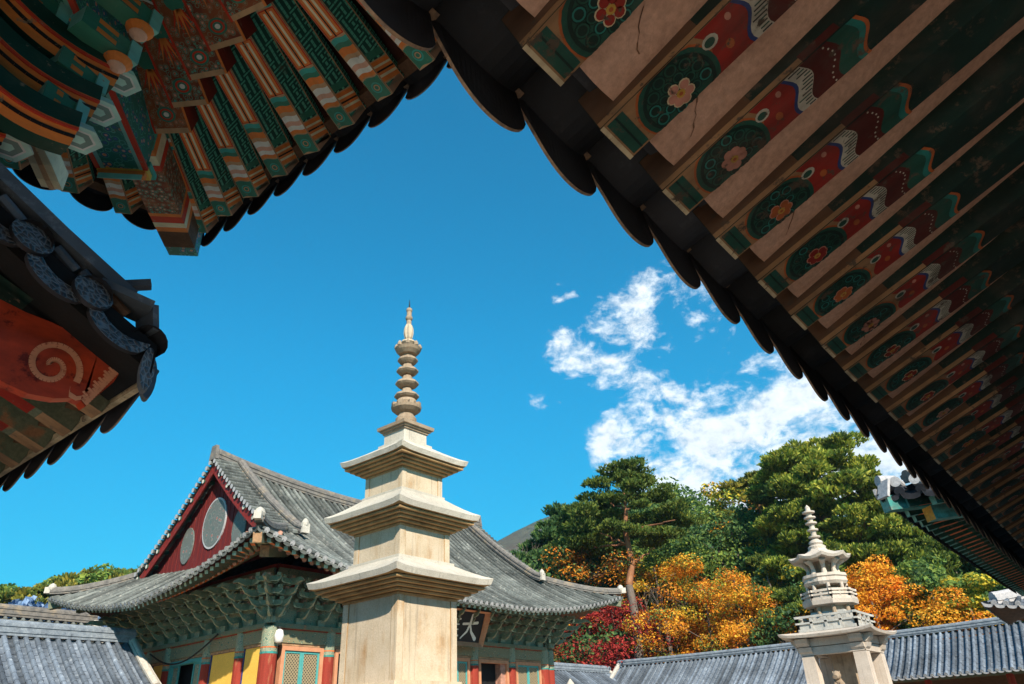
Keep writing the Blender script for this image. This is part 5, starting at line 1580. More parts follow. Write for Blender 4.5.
# bargeboards
BB = [(-.9, 4.28, 3.93), (-.45, 3.98, 3.62), (-.05, 3.72, 3.36), (.3, 3.50, 3.15), (.615, 3.335, 3.025), (.75, 3.31, 2.975), (.85, 3.305, 2.955), (.95, 3.29, 2.965), (1.02, 3.27, 2.99), (1.07, 3.24, 2.985)]
mb = MB()
for sx in (1, -1):
    for (xa, ua, la), (xb, ub, lb) in zip(BB, BB[1:]):
        f = lambda x: x if sx > 0 else -1.85 - x
        mb.prism([(f(xa), CY + .12, ua), (f(xb), CY + .12, ub), (f(xb), CY + .12, lb), (f(xa), CY + .12, la)], (0, .06, 0))
    pts = [(1.07, 3.24), (1.185, 3.185), (1.165, 3.115), (1.10, 3.01), (1.075, 2.965), (1.045, 3.0), (1.07, 2.985)]
    mb.prism([(x if sx > 0 else -1.85 - x, CY + .12, z) for x, z in pts[:5] + [(1.055, 2.985)]], (0, .06, 0))
bb = mb.build('bargeboard', P['boardred'], wc)
mb = MB()
for sx in (1,):
    cxs, czs = .905, 3.105; pts = []
    for i in range(46):
        f = i / 45; a = R(-20) + f * R(560); rr = .105 * (1 - f) + .012
        pts.append((cxs + rr * math.cos(a), czs + rr * math.sin(a) * 1.05, .0145 * (1 - .25 * f)))
    tail = [(1.05, 3.0, .010), (1.03, 2.99, .011), (1.0, 3.0, .012), (.995, 3.03, .011)]
    for (xa, za, wa), (xb, zb, wb) in zip(pts, pts[1:]):
        dx, dz = xb - xa, zb - za; l_ = max(1e-6, math.hypot(dx, dz)); nx, nz = -dz / l_ * wa, dx / l_ * wa
        X = (lambda x: x) if sx > 0 else (lambda x: -1.85 - x)
        mb.add([(X(xa + nx), CY + .117, za + nz), (X(xb + nx), CY + .117, zb + nz), (X(xb - nx), CY + .117, zb - nz), (X(xa - nx), CY + .117, za - nz)], [(0, 1, 2, 3)])
    for (xa, za, wa), (xb, zb, wb) in zip(tail, tail[1:]):
        mb.add([(X(xa), CY + .1168, za - wa), (X(xb), CY + .1168, zb - wb), (X(xb), CY + .1168, zb + wb), (X(xa), CY + .1168, za + wa)], [(0, 1, 2, 3)])
    for i in range(17):     # brushed strokes along the slanted end
        f = i / 16; xa, za = 1.085 + .10 * f, 2.975 + .20 * f; L_ = .035 + .025 * ((i * 7) % 5) / 5
        mb.add([(X(xa - .008), CY + .117, za - .004), (X(xa + .002), CY + .117, za + .008), (X(xa + .001 - L_ * .8), CY + .117, za + .008 + L_ * .5), (X(xa - .007 - L_ * .8), CY + .117, za + L_ * .5)], [(0, 1, 2, 3)])
mb.build('painted_spiral', P['spiral'], bb)
mb = MB(); mb.add([(-2.0, CY + .5, 2.6), (.25, CY + .5, 2.6), (.25, CY + .5, 3.55), (-.9, CY + .5, 4.1), (-2.0, CY + .5, 3.55)], [(0, 1, 2, 3, 4)]); mb.block((-2.6, CY + 1.0, 0), (.3, 22.0, 3.1)); mb.build('gable_wall', P['dred'], wc)
for y in (4.6, 8, 11.4, 14.8, 18.2, 21.6):
    mb = MB(); mb.tube([(.35, y, 0), (.35, y, 3.3)], .17, 12); mb.build('post', M['redwood'], wc)
# verge: tiles laid across the gable edge, round ends and drooping lips towards the viewer
def vz(x): return CR.P('E', 5, 1.35 - x).z if x > -.9 else CR.P('E', 5, 1.35 + 1.85 + x).z
mb = MB(); vx = [1.20 - .28 * i for i in range(9)] + [-1.85 - 1.20 + .28 * i for i in range(7)]
for x in vx:
    z = vz(x); sl = (vz(x + .02) - vz(x - .02)) / .04; T = V((1, 0, sl)).normalized(); Nn = V((-sl, 0, 1)).normalized(); c = V((x, CY - .10, z - .02))
    rr = .082; n = 22
    for k in range(3):
        y0_, y1_ = CY - .10 + k * .26, CY - .10 + (k + 1) * .26
        ra, rb = rr * .97, rr * .84; ps = []
        for yy, r_ in ((y0_, ra), (y1_, rb)): ps += [V((x, yy, z - .02)) + T * (r_ * math.cos(PI * q / 8)) + Nn * (r_ * math.sin(PI * q / 8)) for q in range(9)]
        mb.add(ps, [(q, q + 1, 10 + q, 9 + q) for q in range(8)], 0)
    if x > 1.1: continue
    D0 = [c + T * (rr * 1.1 * math.cos(2 * PI * q / n)) + (Nn + V((0, .5, 0))) * (rr * 1.1 * math.sin(2 * PI * q / n)) for q in range(n)]
    D1 = [p + V((0, .035, 0)) for p in D0]
    mb.poly(D0, 1); mb.add(D0 + D1, [(q, (q + 1) % n, n + (q + 1) % n, n + q) for q in range(n)], 0)
    # drooping lip between this disc and the next one down the slope
    xm = x + .14; zm = vz(xm) - .095; top = []; bot = []
    for q in range(17):
        f = q / 16 * 2 - 1
        b0 = V((xm, CY - .085, zm + .035)) + T * (f * .150)
        top.append(b0 + Nn * (.035 - .055 * (1 - f * f))); bot.append(b0 - (Nn + V((0, .5, 0))) * (.005 + .115 * math.sqrt(max(0, 1 - f * f))))
    k = 17; ps = top + bot + [p + V((0, .03, 0)) for p in top + bot]
    mb.add(ps, [(q, q + 1, k + q + 1, k + q) for q in range(16)], 1)
    mb.add(ps, [(k + q, k + q + 1, 3 * k + q + 1, 3 * k + q) for q in range(16)], 0)
    rows = []
    for yy in (CY - .08, CY + .6):
        rows.append([V((xm, yy, zm + .035)) + T * (q / 8 * .150) + Nn * (.02 - .055 * (1 - (q / 8) ** 2)) for q in range(-8, 9)])
    mb.grid(rows, 0)
for (xa, xb) in zip([1.25 - .2 * i for i in range(11)], [1.25 - .2 * i for i in range(1, 12)]):
    mb.prism([(xa, CY - .06, vz(xa) - .13), (xb, CY - .06, vz(xb) - .13), (xb, CY + .4, vz(xb) - .13), (xa, CY + .4, vz(xa) - .13)], (0, 0, .14), 2)  # black filler, the dark gap under the verge given as colour
mb.build('verge_tiles', [M['tile_dark'], M['tile_pattern'], M['black']], wc)
# slab course along the top of the verge with broken tile bits below, post-like end tile and corner end tiles
mb = MB()
pts = [V((x, CY + .12, vz(x) + .155)) for x in (-.9, -.5, 0, .4, .75, 1.10)]
mb.sweep([(-.17, -.03), (.17, -.03), (.17, .03), (-.17, .03)], pts, 0)
for i in range(16):
    x = 1.05 - .125 * i; z = vz(x); mb.tube([(x - .05, CY - .01, z + .085 + .02), (x + .05, CY - .01, vz(x + .1) + .085)], .028, 8, 1 if i % 3 == 0 else 0)
mb.bar((.98, CY + .06, vz(.98) + .135), (1.17, CY - .03, vz(.98) + .20), .05, .035, 0)
mb.bar((.98, CY + .05, vz(1.0) + .12), (1.20, CY - .02, 3.44), .2, .035, 0); mb.box((1.205, CY + .0, 3.395), (.028, .17, .13), 0, Matrix.Rotation(R(-12), 3, 'Y'))
n = 18
for xx, yy, zz, m in ((1.225, CY - .07, 3.14, 2), (1.29, CY + .05, 3.16, 0)):
    A = [(xx + .045 * math.cos(2 * PI * q / n), yy - .0 + .03 * math.cos(2 * PI * q / n), zz + .105 * math.sin(2 * PI * q / n)) for q in range(n)]
    mb.prism(A, (.012, .05, 0), m, 0)
mb.build('verge_coping', [M['tile_blue'], M['wood_brown'], M['tile_pattern']], wc)


# ---------------------------------------------------------------- gate roof corner beyond the near eave
gd = thing('gate_roof', 'distant green raftered roof corner with pale end tiles beyond the dark eave', 'roof', (22, -1, 0))
DR = Roof(14.35, 29.6, -6.2, 2.85, 5.04, lift=.16, span=4, bulge=.1, a=.42, b=.03, D=4.5)
for side in 'NW':
    mb = MB(); tiles(DR, side, mb, .34, .085, .4, 5, pseg=5, lip=.07, m_end=0, m_rim=0, dcap=4.4); mb.build('roof_tiles', [M['tile_dark']], gd)
mb = MB()
for side in 'SE': soffit(DR, side, mb, .0, 4.4, 0)
for side in 'NW': soffit(DR, side, mb, .08, 4.4, .06)
mb.build('tile_bed', M['tile_dark'], gd)
mb = MB(); ridge(mb, [V((x, -1.6, 7.6)) for x in (18.5, 22, 25)], .4, .6); mb.build('roof_ridge', M['ridge'], gd)
for side in 'NW':
    mb = MB(); soffit(DR, side, mb, .2, 2.4, .13); mb.build('soffit', P['dgreen'], gd)
gr_ = plain_rafter(.13, .15, 1.6, P['green'], P['lteal'], P['orange'])
for side in 'NW':
    Ln = DR.F[side][3]; nr = int(Ln / .42)
    for i in range(nr):
        u = .35 + (Ln - .7) * i / (nr - 1)
        o = DR.P(side, u, .2) - V((0, 0, .31)); q = DR.P(side, fan_u(DR, side, u, 2.2, 1.3), 2.2); q.z = o.z + .42
        put('rafter', gr_, gd, frame(o, o - q))
p = DR.P('N', DR.F['N'][3] - .05, .05); q = DR.P('N', DR.F['N'][3] - 2.2, 2.2); mb = MB(); mb.bar((q.x, q.y, p.z + .1), (p.x, p.y, p.z - .18), .24, .26, 0, mend=1); mb.bar((q.x, q.y, p.z - .1), (p.x + .55, p.y - .55, p.z - .36), .26, .26, 2, mend=3)
mb.build('corner_beam', [P['teal'], P['lteal'], P['lteal'], P['yellow']], gd)
mb = MB(); pts = []
for i in range(12):
    d = .05 + 4.3 * i / 11; p = DR.P('N', DR.F['N'][3] - d, d); pts.append(p + V((0, 0, .02 + .15 * (1 - i / 11) ** 5)))
ridge(mb, pts[1:], .26, .22, layers=2); mb.build('hip_ridge', M['ridge'], gd)
e = pts[0]; mb = MB()
for k, (dx, dy, dz, rr) in enumerate(((.05, .0, .10, .10), (.26, .05, .02, .095), (.58, .05, -.02, .095), (.92, .05, -.04, .095), (1.26, .05, -.05, .095), (-.03, -.28, .0, .095), (-.03, -.6, -.02, .095))):
    c = V((e.x + dx, e.y + dy, e.z + dz)); d = V((-.7, .7, 0)) if k == 0 else (V((0, 1, 0)) if dy > 0 else V((-1, 0, 0)))
    mb.tube([c - d * .3, c + d * .03], rr, 14, 0)
for xa in (.1, .42, .76, 1.1):
    n = 10; tp_ = [(e.x + xa + .15 * q / 5, e.y + .07, e.z - .05 - .10 * xa * .1 - .0) for q in range(-5, 6)]; bt_ = [(e.x + xa + .15 * q / 5, e.y + .10, e.z - .06 - .15 * math.sqrt(max(0, 1 - (q / 5) ** 2))) for q in range(-5, 6)]
    mb.prism(tp_ + bt_[::-1], (0, .03, 0))
mb.box((e.x - .07, e.y - .06, e.z - .10), (.05, .26, .34), 0, Matrix.Rotation(R(-35), 3, 'Z') @ Matrix.Rotation(R(20), 3, 'Y'))
mb.build('end_tile', M['tile_end'], gd)
for x in (16.4, 20, 23.6, 27.2):
    for y in (.55, -3.8):
        mb = MB(); mb.tube([(x, y, 0), (x, y, 5.3)], .22, 12); mb.build('column', M['redwood'], gd)
mb = MB(); mb.block((16.4, -3.9, 0), (27.2, -3.7, 5.1)); mb.build('rear_wall', M['redwood'], gd)
mb = MB(); mb.bar((16.2, .55, 5.0), (27.4, .55, 5.0), .25, .4, 1); mb.build('lintel_beam', [M['redwood'], P['mixed_green']], gd)

# ---------------------------------------------------------------- more roofs round the courtyard
def gable_roof(name, label, cat, rect, z0, a, b, D, along, tm, front, pitch=.3, ridge_f=lambda x, y: 0, body=None, ends=True, group=None, rw=.36, rh=.42, lip=.05, tl=.36, rad=.08):
    x0, x1, y0, y1 = rect; rt_ = thing(name, label, cat, ((x0 + x1) / 2, (y0 + y1) / 2, 0), group)
    rf = Roof(x0, x1, y0, y1, z0, a=a, b=b, D=D, corners=(), ridge=ridge_f)
    other = {'S': 'N', 'N': 'S', 'E': 'W', 'W': 'E'}[front]
    mb = MB(); tiles(rf, front, mb, pitch, rad, tl, 5, pseg=3, lip=lip, jit=.004); mb.build('roof_tiles', [tm, M['tile_end'], tm], rt_)
    mb = MB(); tiles(rf, other, mb, pitch * 2, rad, 1.0, 3, pseg=2, ends=False); mb.build('rear_roof_tiles', [tm, tm, tm], rt_)
    n = 16; Ln = rf.F[front][3]
    pts = [rf.P(front, .05 + (Ln - .1) * i / n, D) + V((0, 0, .0)) for i in range(n + 1)]
    mb = MB(); ridge(mb, pts, rw, rh, layers=4); rr = mb.build('roof_ridge', M['ridge'] if tm is not M['tile_blue'] else M['ridge_blue'], rt_)
    if ends:
        for u in (.12, Ln - .12):
            for sd in (front, other):
                uu = u if sd == front else Ln - u
                pp = [rf.P(sd, uu, D - (D - .1) * i / 8) + V((0, 0, .06)) for i in range(9)]
                mb = MB(); ridge(mb, pp, .24, .2, layers=2); mb.build('verge_ridge', M['mortar'] if sd == front else tm, rt_)
    mb = MB(); soffit(rf, front, mb, .1, D, .1, n=4); soffit(rf, other, mb, .1, D, .1, n=4); mb.build('soffit', P['brown'], rt_)
    return rt_, rf


M['ridge_blue'] = mottled('blue_grey_ridge_tile', (.14, .17, .21), (.28, .32, .36), 5, c3=(.10, .12, .15), sc3=3)
ec, ER = gable_roof('long_corridor', 'long corridor with a blue grey tiled roof below the autumn trees', 'corridor', (42.7, 49.3, -6, 28.6), 3.44, .50, .035, 3.3, 'y', M['tile_blue'], 'W', .31,
                    lambda x, y: .10 + .35 * max(0, (12 - y) / 12) ** 2 + .12 * max(0, (y - 20) / 9) ** 2, rh=.36)
for i in range(10):
    mb = MB(); mb.tube([(44.2, -5 + 3.6 * i, 0), (44.2, -5 + 3.6 * i, 3.6)], .17, 10); mb.build('post', M['redwood'], ec)
mb = MB(); mb.bar((44.2, -6, 3.45), (44.2, 28.5, 3.45), .2, .3, 0); mb.bar((43.0, -6, 3.36), (43.0, 28.5, 3.36), .12, .12, 0); mb.build('eave_beam', M['wood_green'], ec)
mb = MB(); mb.block((48, -6, 0), (48.2, 28.5, 3.6)); mb.build('rear_wall', M['wood_brown'], ec)
an, _ = gable_roof('annex_roof', 'low grey tiled gable roof butting against the west side of the hall', 'roof', (-7.0, 13.2, 26.35, 31.6), 3.52, .60, .03, 2.63, 'x', M['tile_blue'], 'S', .33, rh=.5, rad=.09)
mb = MB(); mb.block((-6.6, 27.2, 0), (12.8, 30.8, 3.6)); mb.build('body', M['yellow'], an)
rr_, _ = gable_roof('rear_hall_roof', 'grey tiled roof behind the low annex at the left edge', 'roof', (-16, 15, 33.6, 40.6), 4.78, .52, .03, 3.5, 'x', M['tile_old'], 'S', .34, lambda x, y: .1 + .012 * max(0, 14 - x), rh=.5)
mb = MB(); mb.block((-15.5, 34.8, 0), (14.5, 39.4, 4.9)); mb.build('body', M['yellow'], rr_)
wl, _ = gable_roof('annex_roof', 'short blue grey tiled roof beneath the crimson maple', 'roof', (30.2, 45.4, 26.7, 31.3), 3.75, .58, .03, 2.3, 'x', M['tile_blue'], 'S', .33, rh=.45)
mb = MB(); mb.block((30.6, 27.5, 0), (45.0, 30.5, 3.8)); mb.build('body', M['yellow'], wl)
# pavilion corner at the far end of the corridor (right edge)
se = thing('far_pavilion', 'small pale tiled roof corner at the right edge above the long corridor', 'pavilion', (34, 1, 0))
SR = Roof(31.0, 37.0, -2.0, 4.0, 4.72, lift=.35, span=3, bulge=.15, a=.40, b=.02, D=3.0)
for side in 'NW':
    mb = MB(); tiles(SR, side, mb, .32, .085, .4, 5, pseg=3, lip=.08); mb.build('roof_tiles', [M['tile_blue'], M['tile_end'], M['tile_end']], se)
mb = MB()
for side in 'NWSE': soffit(SR, side, mb, .05, 3.0, .1)
mb.build('soffit', P['brown'], se)
mb = MB(); ridge(mb, [SR.P('N', SR.F['N'][3] - d, d) - V((0, 0, .1)) for d in (.3, .5, 1, 1.5, 2, 2.5, 3)], .34, .42, layers=3); mb.build('hip_ridge', M['tile_end'], se)
mb = MB(); mb.block((32.6, -.4, 0), (35.4, 2.4, 4.8)); mb.build('body', M['wood_brown'], se)
# ---------------------------------------------------------------- trees
def crown_mesh(pads, n, size, mat, kind, seed, name='crown'):
    """leaf sized faces scattered through pads (centre, radii); pads carry weights by their surface"""
    rn = random.Random(seed); vs = []; fs = []
    wts = [p[1][0] * p[1][1] + p[1][0] * p[1][2] for p in pads]
    for _ in range(n):
        c, r = rn.choices(pads, wts)[0][:2]
        while True:
            x, y, z = rn.uniform(-1, 1), rn.uniform(-1, 1), rn.uniform(-1, 1); q = x * x + y * y + z * z
            if .12 < q < 1: break
        if rn.random() < .62:
            k = (rn.uniform(.78, 1.06)) / math.sqrt(q); x *= k; y *= k; z *= k
        lump = 1 + .28 * noise.noise((c[0] + x * 1.9, c[1] + y * 1.9 + seed, c[2] + z * 1.9))
        p = V((c[0] + x * r[0] * lump, c[1] + y * r[1] * lump, c[2] + z * r[2] * lump))
        s = size * rn.uniform(.5, 1.5)
        if kind == 'needle':       # tuft of three thin blades pointing up and out
            o = V((x, y, abs(z) * .8 + .55)).normalized()
            for q in range(3):
                d = (o + V((rn.uniform(-.8, .8), rn.uniform(-.8, .8), rn.uniform(-.5, .6)))).normalized()
                sd = d.cross(V((rn.uniform(-1, 1), rn.uniform(-1, 1), rn.uniform(-1, 1)))).normalized() * s * .22
                b = len(vs); vs += [p - sd, p + sd, p + d * s + sd * .4, p + d * s - sd * .4]; fs.append((b, b + 1, b + 2, b + 3))
        else:
            o = V((x * .7, y * .7, .75 if kind == 'flat' else z)) + V((rn.uniform(-.8, .8), rn.uniform(-.8, .8), rn.uniform(-.5, .5)))
            o.normalize(); a = o.orthogonal().normalized(); b_ = o.cross(a); an = rn.uniform(0, 6.28)
            u = (a * math.cos(an) + b_ * math.sin(an)) * s * .5; w_ = o.cross(u) * .72
            b = len(vs); vs += [p - u, p + w_ * .9 - u * .15 + o * s * .1, p + u, p - w_ * .9 + u * .1 + o * s * .1]; fs.append((b, b + 1, b + 2, b + 3))
    me = bpy.data.meshes.new(name); me.from_pydata([tuple(v) for v in vs], [], fs); me.materials.append(mat); me.update()
    return me


def limb(mb, p0, p1, r0, r1, rn, n=5, wob=.12, m=0):
    p0 = V(p0); p1 = V(p1); L_ = (p1 - p0).length; pts = []; rad = []
    for i in range(n + 1):
        f = i / n; o = V((rn.uniform(-1, 1), rn.uniform(-1, 1), rn.uniform(-.4, .4))) * wob * L_ * math.sin(PI * f) * .5
        pts.append(p0.lerp(p1, f) + o); rad.append(r0 + (r1 - r0) * f)
    mb.tube(pts, rad, 7, m); return pts


def make_tree(name, H, spread, kind, mats, n, size, seed, bare=.35, trunk='bark_grey', lean=(0, 0), npads=12, flat=.42):
    """returns (crown mesh list, trunk mesh): a tree of height H standing at the local origin"""
    rn = random.Random(seed); mb = MB()
    base = V((0, 0, -.6)); top = V((lean[0], lean[1], H * .93)); pts = []; n_ = 9
    for i in range(n_ + 1):
        f = i / n_; o = V((math.sin(f * 5 + seed) * .035 * H * f, math.cos(f * 4 + seed * 2) * .03 * H * f, 0))
        pts.append(base.lerp(top, f) + o)
    r0 = .019 * H + .05
    mb.tube(pts, [r0 * (1.25 if i == 0 else 1) * (1 - .82 * i / n_) for i in range(n_ + 1)], 9, 0)
    tp = lambda f: pts[min(n_, int(f * n_))].lerp(pts[min(n_, int(f * n_) + 1)], f * n_ - int(f * n_))
    pads = []
    for i in range(npads):
        f = bare + (1 - bare) * ((i + .5) / npads) ** .85
        a = i * 2.4 + rn.uniform(-.5, .5)
        if kind == 'needle': w_ = spread * (1 - .62 * ((f - bare) / (1 - bare)) ** 1.6) * rn.uniform(.55, 1.0)
        else: w_ = spread * math.sin(PI * min(1, .25 + .72 * (f - bare) / (1 - bare))) * rn.uniform(.5, .95)
        if i == npads - 1: w_ *= .25
        st = tp(min(.99, f)); en = V((st.x + w_ * math.cos(a), st.y + w_ * math.sin(a), st.z + w_ * (.22 if kind == 'needle' else .35) * rn.uniform(.5, 1.4)))
        limb(mb, tp(min(.99, f - .03)), en, r0 * .34 * (1.15 - f), r0 * .07, rn, 5, .25)
        pr = spread * (.40 if kind == 'needle' else .46) * rn.uniform(.75, 1.25) * (1 - .35 * (f - bare) / (1 - bare))
        if kind == 'needle':
            for _ in range(6):     # each branch carries several small flat sprays
                pads.append((en + V((rn.uniform(-.8, .8) * pr, rn.uniform(-.8, .8) * pr, rn.uniform(-.28, .34) * pr)), (pr * rn.uniform(.35, .6), pr * rn.uniform(.35, .6), pr * flat * rn.uniform(.3, .55))))
        else:
            for _ in range(4):
                pads.append((en + V((rn.uniform(-.65, .65) * pr, rn.uniform(-.65, .65) * pr, rn.uniform(-.4, .5) * pr)), (pr * rn.uniform(.4, .7), pr * rn.uniform(.4, .7), pr * flat * rn.uniform(.5, .85))))
        if rn.random() < .6:
            e2 = en + V((math.cos(a + 1) * pr, math.sin(a + 1) * pr, rn.uniform(-.3, .5) * pr)); limb(mb, st.lerp(en, .6), e2, r0 * .12, r0 * .04, rn, 4, .2)
            pads.append((e2, (pr * .65, pr * .65, pr * flat * .7)))
    tm = mb.mesh('trunk', M[trunk], smooth=True)
    cms = []
    if isinstance(mats, str): mats = [(mats, 1)]
    for j, (mname, share) in enumerate(mats):
        sub = pads if share == 1 else [p for q, p in enumerate(pads) if (rn.random() < share) or q == j]
        cms.append(crown_mesh(sub, int(n * share), size, L[mname], 'needle' if kind == 'needle' else ('flat' if kind == 'maple' else 'leaf'), seed * 10 + j))
    return cms, tm


def plant(proto, name, x, y, label, cat='tree', group=None, sc=1.0, rot=0.0, z=None, sz=None):
    cms, tm = proto; gz = ground_z(x, y) - .1 if z is None else z
    t = thing(name, label, cat, (x, y, gz), group); t.rotation_euler.z = rot; t.scale = (sc, sc, sz or sc)
    for me, nm in [(c, 'crown') for c in cms] + [(tm, 'trunk')]:
        o = bpy.data.objects.new(nm, me); C.objects.link(o); o.parent = t
    return t


def at(px, D): 
    d = ray(px, 640); az = math.atan2(d.x, d.y)
    if px > 640 and D < 80: D = max(D + 3, 53.2 / math.sin(az))
    elif px > 595: D = max(D, 58)
    elif px > 500: D = max(D, 60)
    d = ray(px, 640); k = D / math.hypot(d.x, d.y); return d.x * k, d.y * k
def height_for(px, py, D, x, y):
    d = ray(px, py); return 1.6 + D * d.z / math.hypot(d.x, d.y) - ground_z(x, y)


def grow(px, py, D, name, label, kind, mats, n, size, seed, spread=.33, cat='tree', group=None, rot=0, xoff=0, **kw):
    """a tree of its own standing at distance D in the direction of px, as tall as the photo shows it"""
    x, y = at(px, D); D = math.hypot(x, y); H = height_for(px, py, D, x, y) * (1.03 if kind == 'needle' else 1.07)
    return plant(make_tree(name, H, H * spread, kind, mats, n, size, seed, **kw), name, x, y, label, cat, group, rot=rot)


TQ = 1.0
q = lambda n: int(n * TQ)
# the tall red pine beside the hall, its trunk in plain view
def red_pine():
    px, D = 632, 58; x, y = at(px, D); D = math.hypot(x, y); gz = ground_z(x, y)
    rn = random.Random(5); mb = MB()
    def W(px_, py_, dd=0.0):
        d = ray(px_, py_); k = (D + dd) / math.hypot(d.x, d.y); return V((d.x * k, d.y * k, 1.6 + d.z * k))
    base = W(641, 672); base.z = gz - .5
    path = [base, W(637, 640), W(634, 610), W(629, 585), W(632, 562), W(628, 545), W(625, 530), W(626, 510), W(624, 492), W(625, 474)]
    mb.tube(path[:4], [.42, .36, .32, .28], 10, 1); mb.tube(path[3:], [.285, .25, .22, .19, .15, .10, .05], 10, 0)
    limbs = []
    def lb(i, dst, r0): limb(mb, path[i], dst, r0, .04, rn, 6, .22); limbs.append(dst)
    pads = []
    def pad(px_, py_, dd, rx, rz):
        c = W(px_, py_, dd) - V((x, y, gz))
        for _ in range(5): pads.append((c + V((rn.uniform(-.7, .7) * rx, rn.uniform(-.7, .7) * rx, rn.uniform(-.5, .5) * rz)), (rx * rn.uniform(.4, .65), rx * rn.uniform(.4, .65), rz * rn.uniform(.45, .8))))
    for i, (tx, ty, dd) in ((5, (600, 533, -1)), (6, (660, 533, 1)), (7, (650, 500, 2)), (7, (604, 500, 1)), (5, (585, 545, 2)), (6, (675, 520, -2)), (4, (655, 548, 2))):
        lb(i, W(tx, ty, dd), .11)
    for a in ((625, 466, 0, 1.5, .55), (613, 472, 1, 1.6, .6), (638, 474, 2, 1.7, .6), (650, 483, 1, 1.6, .5), (603, 484, 0, 1.5, .5), (626, 484, 2.6, 1.8, .6), (662, 492, 0, 1.5, .45), (652, 498, 2, 1.6, .5), (598, 499, 1, 1.6, .5),
              (608, 505, 2, 1.4, .45), (672, 508, 0, 1.5, .5), (585, 515, 0, 1.8, .55), (606, 520, 2, 1.8, .5), (660, 520, 2, 1.7, .5), (578, 530, 1, 1.9, .55), (592, 540, 1, 1.8, .5), (680, 522, 2, 1.5, .45), (668, 535, 1, 1.5, .5), (572, 546, 2, 1.9, .55), (590, 552, 3, 1.9, .6), (632, 520, 3, 1.9, .6), (640, 534, 3, 1.9, .6), (610, 538, 3, 2.0, .6), (628, 500, 2.5, 1.6, .5), (648, 545, 3, 1.5, .5), (612, 556, 3, 1.7, .5), (622, 476, -1.2, 1.0, .35), (634, 486, -1.2, 1.1, .35), (617, 497, -1.3, 1.1, .35), (637, 506, -1.2, 1.0, .3), (612, 526, -1.4, 1.2, .35), (642, 530, -1.3, 1.1, .35)): pad(*a)
    cm = crown_mesh(pads, q(14500), 0.25, L['pine'], 'needle', 51)
    t = thing('red_pine', 'tallest pine with a bare bending red trunk, right of the hall roof', 'tree', (x, y, gz))
    o = bpy.data.objects.new('crown', cm); C.objects.link(o); o.parent = t
    mb2 = mb; me = mb2.mesh('trunk', [M['bark_red'], M['bark_grey']], (x, y, gz), True); o = bpy.data.objects.new('trunk', me); C.objects.link(o); o.parent = t
red_pine()
# trees told apart by their leaves, left to right
grow(548, 545, 66, 'pine_tree', 'dark rounded pine rising directly above the right end of the hall roof', 'needle', 'dark', q(11900), 0.34, 11, .36, bare=.35, npads=14)
grow(585, 508, 70, 'pine_tree', 'dark green pine behind the left side of the tall red trunked pine', 'needle', 'dark', q(13600), 0.34, 12, .33, bare=.4, npads=15)
grow(578, 552, 62, 'maple_tree', 'rust orange tree tucked under the dark pines behind the hall eave', 'maple', [('orange', .35), ('rust', .4), ('dark', .6)], q(8000), .2, 13, .36, bare=.3)
grow(530, 566, 58, 'broadleaf_tree', 'dark green leafy tree touching the slope of the hall roof', 'leaf', 'dark', q(7140), 0.306, 14, .40, bare=.25, flat=.7)
grow(588, 606, 58, 'maple_tree', 'crimson maple between the hall wall and the long corridor', 'maple', 'red', q(11050), 0.177, 15, .48, bare=.22, npads=16)
grow(612, 612, 60, 'maple_tree', 'small dark crimson maple behind the brighter crimson one', 'maple', 'red', q(5950), 0.204, 16, .5, bare=.2)
grow(668, 562, 53, 'maple_tree', 'tall golden orange maple right of the bare grey trunks', 'maple', [('gold', .6), ('yellow', .25), ('orange', .45), ('green', .2)], q(11000), .17, 17, .36, bare=.22, npads=18)
grow(712, 585, 51, 'maple_tree', 'broad deep orange maple spreading over the corridor roof', 'maple', [('orange', .65), ('gold', .35), ('green', .3)], q(17000), .16, 18, .50, bare=.2, npads=20)
grow(745, 575, 56, 'maple_tree', 'orange and golden maple just left of the ornate pagoda', 'maple', [('gold', .6), ('yellow', .25), ('orange', .45)], q(11000), .16, 19, .38, bare=.22, npads=15)
grow(690, 494, 78, 'broadleaf_tree', 'wide green tree on the skyline right of the tallest pine', 'leaf', [('green', .8), ('dark', .6)], q(14450), 0.374, 20, .44, bare=.3, npads=18, flat=.62)
grow(655, 505, 80, 'broadleaf_tree', 'grey green tree filling in behind the tallest pine', 'leaf', 'dark', q(9350), 0.374, 21, .40, bare=.3, flat=.65)
grow(730, 497, 68, 'broadleaf_tree', 'green tree with golden patches high above the orange maples', 'maple', [('gold', .22), ('yellow', .3), ('green', .7)], q(11900), 0.286, 22, .36, bare=.25, npads=18)
grow(688, 540, 64, 'broadleaf_tree', 'mid green tree standing above the deep orange maple', 'leaf', [('green', .8), ('dark', .4)], q(11050), 0.286, 23, .42, bare=.25, npads=16, flat=.6)
grow(790, 468, 70, 'pine_tree', 'olive pine with flat layered pads directly above the ornate pagoda', 'needle', [('pine_olive', .9), ('pine', .5)], q(14450), 0.326, 24, .30, bare=.35, npads=18, flat=.34, trunk='bark_red')
grow(812, 458, 76, 'pine_tree', 'dark pine top poking up between the olive pine and the bright pine', 'needle', 'dark', q(8500), 0.34, 25, .26, bare=.4, npads=14)
grow(858, 432, 62, 'pine_tree', 'largest bright yellow green pine in layered pads, right of the ornate pagoda spire', 'needle', [('pine_bright', 1), ('pine', .5)], q(22100), 0.313, 26, .29, bare=.30, npads=26, flat=.34, trunk='bark_red')
grow(905, 470, 64, 'pine_tree', 'bright pine partly behind the pale end tiles of the gate roof', 'needle', [('pine_bright', .8), ('pine', .7)], q(14450), 0.313, 27, .34, bare=.3, npads=18, flat=.34, trunk='bark_red')
grow(828, 520, 58, 'pine_tree', 'mid green layered pine behind the spire of the ornate pagoda', 'needle', [('pine', .8), ('pine_bright', .5)], q(12750), 0.286, 28, .36, bare=.25, npads=16, flat=.36)
